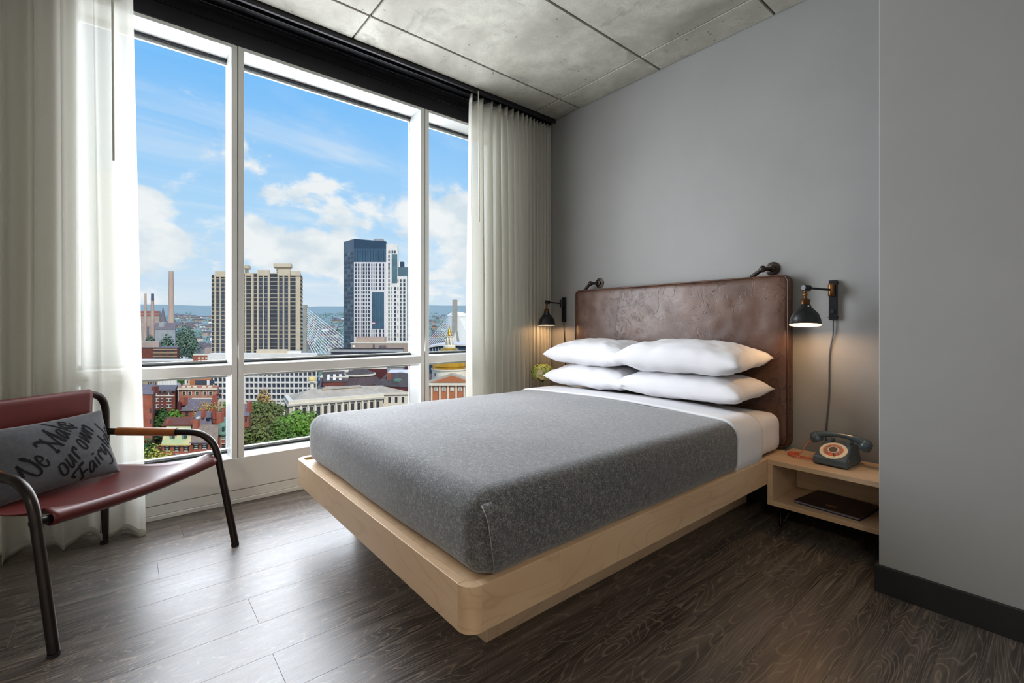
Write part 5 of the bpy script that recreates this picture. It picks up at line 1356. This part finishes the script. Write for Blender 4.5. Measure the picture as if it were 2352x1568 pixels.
for k in range(15):
    cab((703, 708 + 5.0 * k), (812 - 6.6 * k, 792 + 2.0 * k if k < 11 else 814))
for k in range(9):
    cab((704, 716 + 6 * k), (770 - 5.6 * k, 815), 0.3, 4.0)
for k in range(12):
    cab((1040, 716 + 3.6 * k), (962 + 5.4 * k, 806), 0.40)
    cab((1049, 718 + 3.6 * k), (1090 - 3.2 * k, 808), 0.40)
x0, zt = br.at(696, 700); x1, _ = br.at(703, 700); br.box('pylon', x0, x1, 0, 6, 0, zt, 'x_concrete')

# ---- other buildings of the skyline
tk = Building('storage_dome', 'round white tank with shallow domed top behind the pylon', 'tank', 1021, 1075, 900, 728, 40)
cxk, zk = tk.at(1048, 728); Rk = 27 * 900 / FOC
MB().lathe([(Rk, 0), (Rk, zk)], (cxk, Rk, 0), 32).build('wall', MATS['x_tank'], tk.root, local=True, smooth=True, auto=40)
MB().lathe([(Rk * math.cos(a), zk + 13 * 900 / FOC * math.sin(a)) for a in (0, .25, .5, .8, 1.1, 1.4, 1.57)], (cxk, Rk, 0), 32).build('roof', MATS['x_tank'], tk.root, local=True, smooth=True)
ar = Building('arena', 'arena with blue-grey walls and pale vaulted roof', 'arena', 975, 1105, 480, 795, 60)
ar.body('x_crown'); v_ = []
n_ = 10
for i in range(n_ + 1):
    t_ = i / n_; v_ += [(ar.W * t_, -2, ar.H + 5.5 * math.sin(math.pi * (0.15 + 0.7 * t_)) - 3), (ar.W * t_, 62, ar.H + 5.5 * math.sin(math.pi * (0.15 + 0.7 * t_)) - 3)]
ar.mesh('roof', v_ + [(p[0], p[1], p[2] - 1.6) for p in v_], [(2 * i, 2 * i + 2, 2 * i + 3, 2 * i + 1) for i in range(n_)] + [(2 * i + 22, 2 * i + 23, 2 * i + 25, 2 * i + 24) for i in range(n_)] + [(2 * i, 2 * i + 22, 2 * i + 24, 2 * i + 2) for i in range(n_)] + [(0, 1, 23, 22), (20, 42, 43, 21)], 'x_white')
for k in range(9): ar.pbox('fin', 980 + 6.5 * k, 797, 982 + 6.5 * k, 806, 'x_grey', 0.5, 0.2)
pk = Building('low_hospital', 'low pinkish concrete building with flat stepped roof before the high-rise', 'building', 806, 968, 375, 788, 40)
pk.body('x_pink'); pk.pbox('upper_storey', 814, 774.5, 880, 790, 'x_pink', -8, 28); pk.pbox('window', 870, 793, 887, 799, 'x_slate', 0.1, 0.2); pk.pbox('window', 856, 791, 861, 803, 'x_slate', 0.1, 0.2); pk.pbox('roof_edge', 805, 786.5, 968, 788.5, 'x_trim', 0.5, 41); pk.pbox('window', 934, 788, 948, 794, 'x_grey', 0.1, .2); pk.pbox('window', 938, 806, 955, 810, 'x_window', .1, .2)
gk = Building('low_garage', 'grey low building with long window strip and sloped parapet', 'building', 760, 926, 335, 802, 12)
gk.body('x_slate'); gk.pbox('roof_edge', 759, 802, 926, 808, 'x_grey', 0.6, 12.4); gk.pbox('window_strip', 762, 809.5, 926, 812, 'x_window_dark', .1, .2)
MB().ball((*gk.at(806, 797)[:1], 6, gk.at(806, 797)[1]), 1.15, 12, 8).build('dish', MATS['x_tank'], gk.root, local=True, smooth=True)
dh = Building('dark_hotel', 'dark red brick hotel block with balcony bands', 'building', 318, 407, 430, 800, 30)
dh.body('x_brick_dark'); dh.pbox('roof_edge', 318, 797.5, 408, 800, 'x_slate', .4, 31); dh.pbox('penthouse', 318, 785, 364, 798, 'x_pink', -3, 20)
for r in range(3):
    for c in range(3): dh.pbox('window_strip', 355 + c * 17, 804 + r * 8, 366 + c * 17, 807.5 + r * 8, 'x_window_dark', .1, .2)
    dh.pbox('balcony_band', 352, 801 + r * 8, 407, 803.2 + r * 8, 'x_tan_dark', .5, .1)
wl_ = Building('white_laboratory', 'long pale grey flat building under the dark hotel', 'building', 320, 449, 390, 828, 12)
wl_.body('x_grey'); wl_.pbox('roof_edge', 319, 826, 450, 830, 'x_white2', .3, 12.4)
for c in range(5): wl_.pbox('panel', 338 + c * 20, 832, 349 + c * 20, 845, 'x_tan' if c % 2 == 0 else 'x_white2', .15, .1)
rs = Building('small_brick_block', 'small red brick flats between white offices and grey building', 'building', 444, 480, 376, 815, 9)
rs.body('x_brick'); rs.pbox('roof_edge', 443.5, 814, 480.5, 816, 'x_trim', .3, 9.4)
for r in range(3):
    for c in range(3): rs.pbox('window', 455 + c * 8.3, 820 + r * 6.6, 460.4 + c * 8.3, 823.6 + r * 6.6, 'x_trim', .1, .2)
tb = Building('tan_annex', 'small tan building at the foot of the narrow tower', 'building', 470, 488, 420, 800, 14); tb.body('x_pink')
kb = Building('brick_wing', 'red brick wing beside the white offices', 'building', 742, 800, 282, 853, 20); kb.body('x_brick_dark'); kb.pbox('roof_edge', 741, 852, 800, 854.5, 'x_trim', .3, 20)
for c in range(4): kb.pbox('window', 750 + c * 12, 857, 756 + c * 12, 862, 'x_trim', .1, .2)
for (lab, a, c, y, dd) in (('wine red brick cube behind the conical roof', 838, 887, 846, 285), ('wine red brick cube next to the mullion', 931, 966, 837, 300)):
    q = Building('brick_cube', lab, 'building', a, c, dd, y, 18); q.body('x_brick_wine'); q.pbox('roof_edge', a - .5, y - 1.2, c + .5, y + .8, 'x_trim', .3, 18.4)
ga = Building('arched_hall', 'hall with green arched glass gable among dark roofs', 'building', 890, 960, 270, 856, 20); ga.body('x_white')
cxa, za = ga.at(921, 864); Ra = 18 * 270 / FOC
MB().prism([(cxa + Ra * math.cos(a), za + Ra * 0.6 * math.sin(a)) for a in [math.pi * k / 12 for k in range(13)]], 'y', -0.6, 8).build('arched_roof', MATS['x_white'], ga.root, local=True)
MB().prism([(cxa + Ra * .9 * math.cos(a), za + Ra * 0.52 * math.sin(a)) for a in [math.pi * k / 12 for k in range(13)]], 'y', -0.8, -0.5).build('arched_window', MATS['x_patina'], ga.root, local=True)
dr1 = Building('dark_roof_hall', 'brick hall with broad dark sloping roof by the mullion', 'building', 862, 975, 240, 886, 26, yaw=-14); dr1.body('x_brick_wine'); dr1.gable(0, dr1.W, 0, dr1.D, dr1.H, dr1.H + 5.6, 'x_roof_dark')
dr1.box('chimney', dr1.W * .12, dr1.W * .12 + 1.6, 6, 7.6, dr1.H + 1, dr1.H + 6.2, 'x_brick'); dr1.box('roof_vent', dr1.W * .3, dr1.W * .3 + 3.2, 4, 7, dr1.H + 2, dr1.H + 3.2, 'x_patina')
dr2 = Building('skylit_hall', 'dark roofed hall with skylight strips beside the conical roof', 'building', 742, 790, 262, 878, 22, yaw=20); dr2.body('x_brick_dark'); dr2.gable(0, dr2.W, 0, dr2.D, dr2.H, dr2.H + 5.0, 'x_roof_dark')
for k in range(3): dr2.mesh('skylight', [(2 + 3.2 * k, 1.2, dr2.H + .9), (3.4 + 3.2 * k, 1.2, dr2.H + .9), (3.4 + 3.2 * k, 7.5, dr2.H + 3.7), (2 + 3.2 * k, 7.5, dr2.H + 3.7)], [(0, 1, 2, 3)], 'x_white')
for (lab, a, c, y, dd, m) in (('flat grey roofed block in front of the white offices', 735, 800, 866, 268, 'x_slate'), ('pale flat block behind the wine red cubes', 800, 950, 842, 308, 'x_grey'), ('long flat brick block below the low garage', 740, 860, 838, 322, 'x_ped')):
    q = Building('flat_block', lab, 'building', a, c, dd, y, 8); q.body(m); q.pbox('roof_edge', a - .5, y - 1, c + .5, y + .8, 'x_trim', .3, 8.3)

# ---- far bank: power station, church, small houses
ps = Building('power_station', 'far pink power station hall with red banded top', 'power station', 322, 366, 1060, 714, 40); ps.body('x_pink')
ps.pbox('red_band', 322, 714, 366, 719, 'x_red', .4, .2); ps.pbox('red_band', 322, 722, 366, 726, 'x_red', .4, .2)
def stack(label, px, yt, wt, wb, d, ydark):
    s_ = Building('smokestack', label, 'chimney', px - wb / 2, px + wb / 2, d, yt, 10, group='far smokestacks')
    cxs, zt = s_.at(px, yt); zd = s_.at(px, ydark)[1]; k = d / FOC
    rt, rb = wt / 2 * k, wb / 2 * k; zb = s_.at(px, 745)[1]; rd = rt + (rb - rt) * (zt - zd) / (zt - zb)
    MB().lathe([(rb, 0), (rb, zb), (rd, zd)], (cxs, rb, 0), 20).build('shaft', MATS['x_stack'], s_.root, local=True, smooth=True, auto=40)
    MB().lathe([(rd, zd), (rt, zt)], (cxs, rb, 0), 20).build('cap_band', MATS['x_stack_top'] if ydark - yt > 8 else MATS['x_stack'], s_.root, local=True, smooth=True, auto=40)
stack('tallest far smokestack, brick at the top and grey below', 388.5, 622, 9, 12.5, 980, 626)
stack('short far smokestack with dark blue top', 347.5, 674, 5.6, 7.4, 1000, 690)
stack('short far smokestack half hidden by the curtain', 332, 674, 4, 5.4, 1000, 680)
cg = Building('spired_church', 'slate church with pointed spire below the smokestacks', 'church', 356, 402, 620, 756, 14); cg.body('x_grey'); cg.gable(0, cg.W, 0, cg.D, cg.H, cg.at(380, 741)[1], 'x_slate', over=.6)
cxc, zc = cg.at(368, 738); MB().box(cxc - 3.4, cxc + 3.4, 2, 8, 0, zc).build('spire_base', MATS['x_grey'], cg.root, local=True)
MB().lathe([(4.0, zc), (2.2, zc + 8), (1.2, zc + 14), (0, cg.at(368, 703)[1])], (cxc, 5, 0), 8).build('spire', MATS['x_slate'], cg.root, local=True)
for (lab, px, yt, w, dd, sd_) in (('wide dark tree clump on the far bank beyond the church', 425, 741, 26, 700, 31), ('far tree clump next to the grey roofs', 385, 764, 18, 560, 32), ('low far tree clump beside the curtain', 345, 765, 14, 600, 33)):
    top = ray_at(px, yt, dd); R_ = w * dd / FOC; r = tag(empty('tree_clump', (top.x, top.y, -66)), lab, 'trees', 'far tree clumps')
    bl = [(Vector((RGT.x * R_ * t_, RGT.y * R_ * t_, (top.z + 66) * (0.62 - 0.28 * t_ * t_))), Vector((R_ * .45, R_ * .45, (top.z + 66) * .36))) for t_ in (-.8, -.5, -.15, .2, .55, .85)]
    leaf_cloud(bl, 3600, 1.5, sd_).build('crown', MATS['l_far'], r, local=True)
gh = random.Random(21); hm = {}
cols_ = (('x_white2', 'white'), ('x_pink', 'pinkish'), ('x_stone', 'beige'), ('x_grey', 'grey'), ('x_brick_pale', 'reddish'))
for m, cn in cols_:
    q = MB().box(-.5, .5, -.5, .5, 0, .62).add([(-.55, -.55, .62), (.55, -.55, .62), (.55, .55, .62), (-.55, .55, .62), (-.55, 0, 1), (.55, 0, 1)], [(0, 1, 5, 4), (2, 3, 4, 5), (0, 4, 3), (1, 2, 5), (3, 2, 1, 0)])
    o = q.build('far_house', MATS[m], local=True); o.data.materials.append(MATS['x_slate'])
    for i, p in enumerate(o.data.polygons):
        if i >= 6: p.material_index = 1
    hm[m] = o.data; bpy.data.objects.remove(o)
def far_house(px, d, big=1.0):
    m, cn = gh.choice(cols_); p = ray_at(px, HOR, d)
    o = bpy.data.objects.new('far_house', hm[m]); COL.objects.link(o)
    k = gh.uniform(8, 15) * big
    zone = 'beside the smokestacks' if px < 600 else 'behind the stay cables' if px < 900 else 'by the bridge pylon'
    o.location = (p.x, p.y, terr(d, (px - 1176) / FOC) - 1.5); o.scale = (k * gh.uniform(.9, 1.7), k, gh.uniform(9, 14) * (0.75 + 0.25 * big)); o.rotation_euler = (0, 0, gh.uniform(0, 3.1))
    tag(o, 'tiny %s far-off house %s' % (cn, zone), 'house', 'small houses on the far bank')
for i in range(210):
    z_ = i % 5
    px = gh.uniform(335, 488) if z_ < 3 else gh.uniform(706, 792) if z_ == 3 else gh.uniform(985, 1072)
    f_ = gh.random(); d = 620 * (2900 / 620) ** f_
    far_house(px, d, gh.uniform(.8, 1.2) * (1 + 0.9 * f_))
bl = []; gt = random.Random(5)
for i in range(420):
    px = gt.choice((gt.uniform(330, 490), gt.uniform(700, 800), gt.uniform(980, 1080))); d = 600 * (3300 / 600) ** gt.random(); p = ray_at(px, HOR, d); s_ = gt.uniform(5, 10) * (1 + d / 2500)
    bl.append((Vector((p.x, p.y, terr(d, (px - 1176) / FOC) + s_ * .35)), Vector((s_ * 1.7, s_ * 1.7, s_ * .7))))
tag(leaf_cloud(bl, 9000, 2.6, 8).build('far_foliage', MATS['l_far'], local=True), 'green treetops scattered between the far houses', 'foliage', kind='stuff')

# ---- brick houses below the window
def win(b, px0, py0, px1, py1, m='x_window_dark', trim=True, shutters=False, mullion=True):
    w = b.pbox('window', px0, py0, px1, py1, m, 0.04, 0.2)
    hh = py1 - py0; ww = px1 - px0
    if trim:
        b.pbox('lintel', px0 - ww * .12, py0 - hh * .16, px1 + ww * .12, py0, 'x_trim', .12, .1); b.pbox('sill', px0 - ww * .1, py1, px1 + ww * .1, py1 + hh * .13, 'x_trim', .16, .1)
    if mullion: b.pbox('sash_bar', px0, (py0 + py1) / 2 - .25, px1, (py0 + py1) / 2 + .25, 'x_trim', .08, .1)
    if shutters:
        b.pbox('shutter', px0 - ww * .42, py0 - .2, px0 - .15, py1 + .2, 'x_shutter', .14, .1); b.pbox('shutter', px1 + .15, py0 - .2, px1 + ww * .42, py1 + .2, 'x_shutter', .14, .1)
G3 = 'brick town houses below the window'
h1 = Building('town_house', 'brick house with light green copper roof and two dormers', 'house', 373, 438, 112, 1021, 9, g=-42, group=G3); h1.body('x_brick')
z0, zr = h1.H, h1.at(400, 986)[1]
h1.mesh('roof', [(-.3, -.4, z0), (h1.W, -.4, z0), (h1.W - .2, 3.4, zr), (.5, 3.4, zr), (-.3, 9, z0), (h1.W, 9, z0)], [(0, 1, 2, 3), (3, 2, 5, 4), (1, 5, 2), (0, 3, 4)], 'x_copper')
h1.pbox('gutter', 372, 1018.5, 438, 1021.5, 'x_gold_pale', .5, .1)
for px in (389, 417):
    xa, za = h1.at(px, 1008); xb, zb = h1.at(px + 10, 999.5)
    h1.box('dormer', xa, xb, .6, 3.4, za, zb, 'x_patina'); h1.gable(xa, xb, .6, 3.4, zb, zb + .45, 'x_patina', along='y', over=.12, name='dormer_roof'); h1.box('dormer_window', xa + .25, xb - .25, .5, .7, za + .15, zb - .1, 'x_window')
for px in (381, 403.3, 424.5):
    win(h1, px, 1025, px + 7, 1034.5, shutters=True); win(h1, px, 1043, px + 7, 1054, shutters=True)
h1.box('chimney', h1.W - 1.4, h1.W - .4, 3, 4, zr - 1, zr + 1.6, 'x_brick')
h2 = Building('town_house', 'brick house with brown shingle roof and black shutters', 'house', 438, 500, 112.5, 1016, 9, g=-42, group=G3); h2.body('x_brick')
z0, zr = h2.H, h2.at(460, 982)[1]
h2.mesh('roof', [(0, -.4, z0), (h2.W, -.4, z0), (h2.W, 3.8, zr), (0, 3.8, zr), (0, 9, z0), (h2.W, 9, z0)], [(0, 1, 2, 3), (3, 2, 5, 4), (1, 5, 2), (0, 3, 4)], 'x_shingle')
h2.pbox('gutter', 438, 1014.5, 500, 1016.5, 'x_slate', .5, .1)
xa, za = h2.at(454, 1005); xb, zb = h2.at(461.5, 999); h2.box('dormer', xa, xb, .8, 3, za, zb, 'x_trim'); h2.box('dormer_window', xa + .3, xb - .25, .7, .9, za + .1, zb - .1, 'x_window_dark')
for px in (447, 466.5, 486):
    win(h2, px, 1021, px + 7.6, 1029.5, shutters=True); win(h2, px, 1040, px + 7.6, 1050, shutters=True)
h3 = Building('town_house', 'narrow brick house with green patina mansard, next to the mullion', 'house', 500.5, 530, 116, 997, 9, g=-42, group=G3); h3.body('x_brick')
xa, z0 = h3.at(501, 997); xb, zr = h3.at(530, 973)
h3.mesh('mansard_roof', [(0, -.3, z0), (h3.W, -.3, z0), (h3.W, 1.0, zr), (.4, 1.0, zr), (0, 9, z0), (h3.W, 9, z0), (h3.W, 8.5, zr), (.4, 8.5, zr)], [(0, 1, 2, 3), (3, 2, 6, 7), (0, 3, 7, 4), (1, 5, 6, 2), (4, 7, 6, 5)], 'x_patina')
h3.pbox('eave', 500, 995.5, 530, 997.5, 'x_patina', .6, .1); h3.pbox('dormer', 508.5, 979, 516.5, 994, 'x_patina', -.1, 1.4); h3.pbox('dormer_window', 510, 980.5, 515, 992, 'x_window_dark', 0, .2)
win(h3, 509.5, 1000, 516, 1008.5, 'x_patina'); win(h3, 509.5, 1019, 516, 1028, shutters=False); win(h3, 509.5, 1039, 516, 1046)
for px in (507, 517): h3.pbox('shutter', px, 1000, px + 1.8, 1028, 'x_grey', .1, .1)
h3.box('chimney', -.9, .2, 1, 2.2, h3.H - 2, h3.at(500, 950)[1], 'x_brick')
h4 = Building('town_house', 'brick house with dark flat roof garden and parapet chimneys', 'house', 372, 440, 128, 976, 10, g=-42, group=G3); h4.body('x_brick_dark'); h4.pbox('parapet', 372, 974, 440, 977.5, 'x_ped', .3, 10.2)
for px in (375, 433): h4.pbox('chimney', px, 966, px + 5, 978, 'x_brick', -1, 2.2)
h5 = Building('town_house', 'house with plum slate mansard and white skylight', 'house', 440, 486, 140, 975, 9, g=-42, group=G3); h5.body('x_brick_dark')
z0 = h5.H; zr = h5.at(450, 955)[1]; h5.mesh('mansard_roof', [(0, -.3, z0), (h5.W, -.3, z0), (h5.W - .5, 2.2, zr), (.8, 2.2, zr), (0, 9, z0), (h5.W, 9, z0), (h5.W - .5, 8, zr), (.8, 8, zr)], [(0, 1, 2, 3), (3, 2, 6, 7), (0, 3, 7, 4), (1, 5, 6, 2), (4, 7, 6, 5)], 'x_slate')
h5.pbox('skylight', 447, 959, 453, 963, 'x_white2', -.6, 1.6); h5.pbox('dormer_window', 471, 960, 479, 967, 'x_window_dark', -.5, 1.8); h5.pbox('chimney', 458, 942, 463.5, 962, 'x_brick', -.8, 2.2); h5.pbox('dormer', 432, 963, 442, 972, 'x_crown', .1, 2.4)
h6 = Building('town_house', 'tall brick party wall with a row of chimneys by the mullion', 'house', 483, 524, 146, 962, 9, g=-42, group=G3); h6.body('x_brick_wine'); h6.gable(0, h6.W, 0, 9, h6.H, h6.at(500, 950)[1], 'x_roof_dark')
for (a, y) in ((484, 940), (490, 946), (497, 947), (511, 936), (517.5, 938)): h6.pbox('chimney', a, y, a + 5, y + 26, 'x_brick', .2, 1.2)
h7 = Building('gabled_house', 'brick gabled house with pale slate roof below the terrace', 'house', 408, 486, 172, 943, 11, g=-50, group=G3); h7.body('x_brick'); z0 = h7.H; zr = h7.at(440, 920)[1]
h7.mesh('roof', [(1.0, -.5, z0), (h7.W, -.5, z0), (h7.W, 5.5, zr), (1.4, 5.5, zr), (1.0, 11, z0), (h7.W, 11, z0)], [(0, 1, 2, 3), (3, 2, 5, 4), (1, 5, 2), (0, 3, 4)], 'x_slate')
h7.pbox('ridge_cap', 418, 919.2, 486, 921, 'x_trim', -5.3, 5.8); h7.pbox('gable_wall', 407.5, 924, 416, 975, 'x_brick_wine', .2, 11); h7.pbox('chimney', 410, 913, 418.5, 932, 'x_brick', -1, 3); win(h7, 426, 947, 432.5, 954.5, trim=False); h7.pbox('chimney', 486, 911, 497, 933, 'x_brick', -3, 5.5); h7.pbox('chimney_pots', 484, 908, 491, 912, 'x_brick_wine', -3.2, 4.4)
h8 = Building('terrace_block', 'pale brick apartment house with rooftop glass pavilion and terrace', 'building', 410.5, 498, 200, 894, 14, g=-58); h8.body('x_brick_pale')
h8.pbox('cornice', 409.5, 891.5, 499, 894.5, 'x_trim', .7, .2); h8.pbox('parapet', 411, 885, 498, 891.5, 'x_brick_pale', .1, .6)
for px in (418, 431, 445, 466, 479.5): h8.pbox('parapet_panel', px, 886, px + 8, 889.5, 'x_trim', .3, .1)
h8.pbox('pavilion', 434, 872, 483, 886, 'x_orange', -3, 9); h8.pbox('pavilion_glass', 438, 875, 479, 885, 'x_window', -2.8, 4); h8.pbox('parasol', 470, 873.5, 474, 885, 'x_white2', -1.5, 2.2); h8.pbox('parasol', 418.5, 873.5, 421.5, 884, 'x_white2', -1.5, 2.2)
for px in (420, 433.5, 450.5, 468, 481):
    w = h8.pbox('window_surround', px - 1.2, 897.8, px + 7, 907.6, 'x_trim', .12, .1); h8.pbox('window', px, 899.2, px + 5.8, 906.4, 'x_window_dark', .16, .1); h8.pbox('sash_bar', px, 902.5, px + 5.8, 903.1, 'x_trim', .2, .1)
    h8.pbox('window', px - .6, 915, px + 6.4, 921, 'x_trim', .12, .1)
tree('rooftop shrub on the brick terrace', 417.5, 869, 203, 1.7, 'l_green', n=300, leaf=0.3, seed=40, hgt=3.6, cat='shrub', group=G2, name='terrace_shrub')
h9 = Building('bay_block', 'red brick apartment house with white sills and grey cornice', 'building', 341, 402, 195, 896.5, 14, g=-56); h9.body('x_brick_dark'); h9.pbox('cornice', 340.5, 893.5, 402.5, 897.5, 'x_slate', .8, 14); h9.pbox('string_course', 349, 908, 401, 909.5, 'x_trim', .3, .1)
for r, y in enumerate((900.5, 915, 929)):
    for (a, c) in ((354.5, 364), (370.5, 374.5), (383, 393)): win(h9, a, y, c, y + 6.5, 'x_window', mullion=False)
    for a in (358.8, 387.6): h9.pbox('sash_bar', a, y, a + 1, y + 6.5, 'x_trim', .1, .1)
h10 = Building('panel_block', 'white panelled office block with dark window band', 'building', 362, 406, 245, 873, 18, g=-62); h10.body('x_white2'); h10.pbox('window_band', 363, 884, 404, 887.5, 'x_window_dark', .1, .2)
for c in range(6): h10.pbox('panel_joint', 366 + c * 6.6, 875, 366.4 + c * 6.6, 883, 'x_tan', .1, .1)
x1 = h10.W; h10.mesh('side_wall', [(x1, 0, 0), (x1 + 2.2, 10, 0), (x1, 0, h10.H), (x1 + 2.2, 10, h10.H), (x1, 18, 0), (x1, 18, h10.H)], [(0, 1, 3, 2), (1, 4, 5, 3), (2, 3, 5)], 'x_white2')
h11 = Building('corner_house', 'orange brick house end hard against the curtain edge', 'building', 322, 350, 140, 905, 12, g=-42, group=G3); h11.body('x_brick')
for y in (938, 962): h11.pbox('window', 344, y, 347.4, y + 10, 'x_window_dark', .05, .2)
h11.pbox('chimney', 336, 890, 345, 906, 'x_brick_dark', -2, 3.4); h11.gable(0, h11.W, 0, 12, h11.H, h11.H + 2.2, 'x_slate')
h12 = Building('dark_block', 'dark brown block of flats behind the red brick house', 'building', 320, 372, 260, 874, 14, g=-62); h12.body('x_tan_dark')
for c in range(5): h12.pbox('window_strip', 340 + c * 5.5, 876, 342.4 + c * 5.5, 896, 'x_window_dark', .1, .2)
ht = Building('beige_block', 'beige flats with small square windows behind the roof terrace', 'building', 424, 482, 262, 862, 14, g=-62); ht.body('x_tan')
for r in range(2):
    for c in range(5): ht.pbox('window', 427 + c * 10, 866 + r * 8, 432 + c * 10, 871 + r * 8, 'x_window', .1, .2)
hg = Building('brick_gable', 'brick gable with plum roof between mullion and grove', 'house', 548, 571, 130, 955, 9, g=-42, group=G3); hg.body('x_brick'); hg.gable(0, hg.W, 0, 9, hg.H, hg.at(560, 933)[1], 'x_slate'); hg.pbox('chimney', 562, 925, 568, 950, 'x_brick', -1, 2.4)
for y in (960, 985, 1008): hg.pbox('window', 563, y, 567, y + 9, 'x_window_dark', .05, .2)
cz = Building('stone_yard_wall', 'pale stone wall between offices and brick chimneys', 'wall', 495, 530, 205, 922, 6, g=-58); cz.body('x_stone')
# parked car in the street below
cr_ = Building('parked_car', 'dark car parked in the street beside the yellow tree', 'car', 347, 358, 120, 1022, 2.0, g=-42)
cr_.box('car_body', 0, 1.25, 0, 4.2, .3, .95, 'x_car'); cr_.box('car_cabin', .12, 1.13, 1.1, 3.4, .95, 1.5, 'x_window_dark')
for (wx, wy) in ((0.05, .8), (1.2, .8), (.05, 3.4), (1.2, 3.4)): MB().lathe([(0, -.1), (.32, -.1), (.32, .1), (0, .1)], (wx, wy, .32), 12, Matrix.Rotation(math.pi / 2, 4, 'Y')).build('wheel', MATS['rubber_black'], cr_.root, local=True)
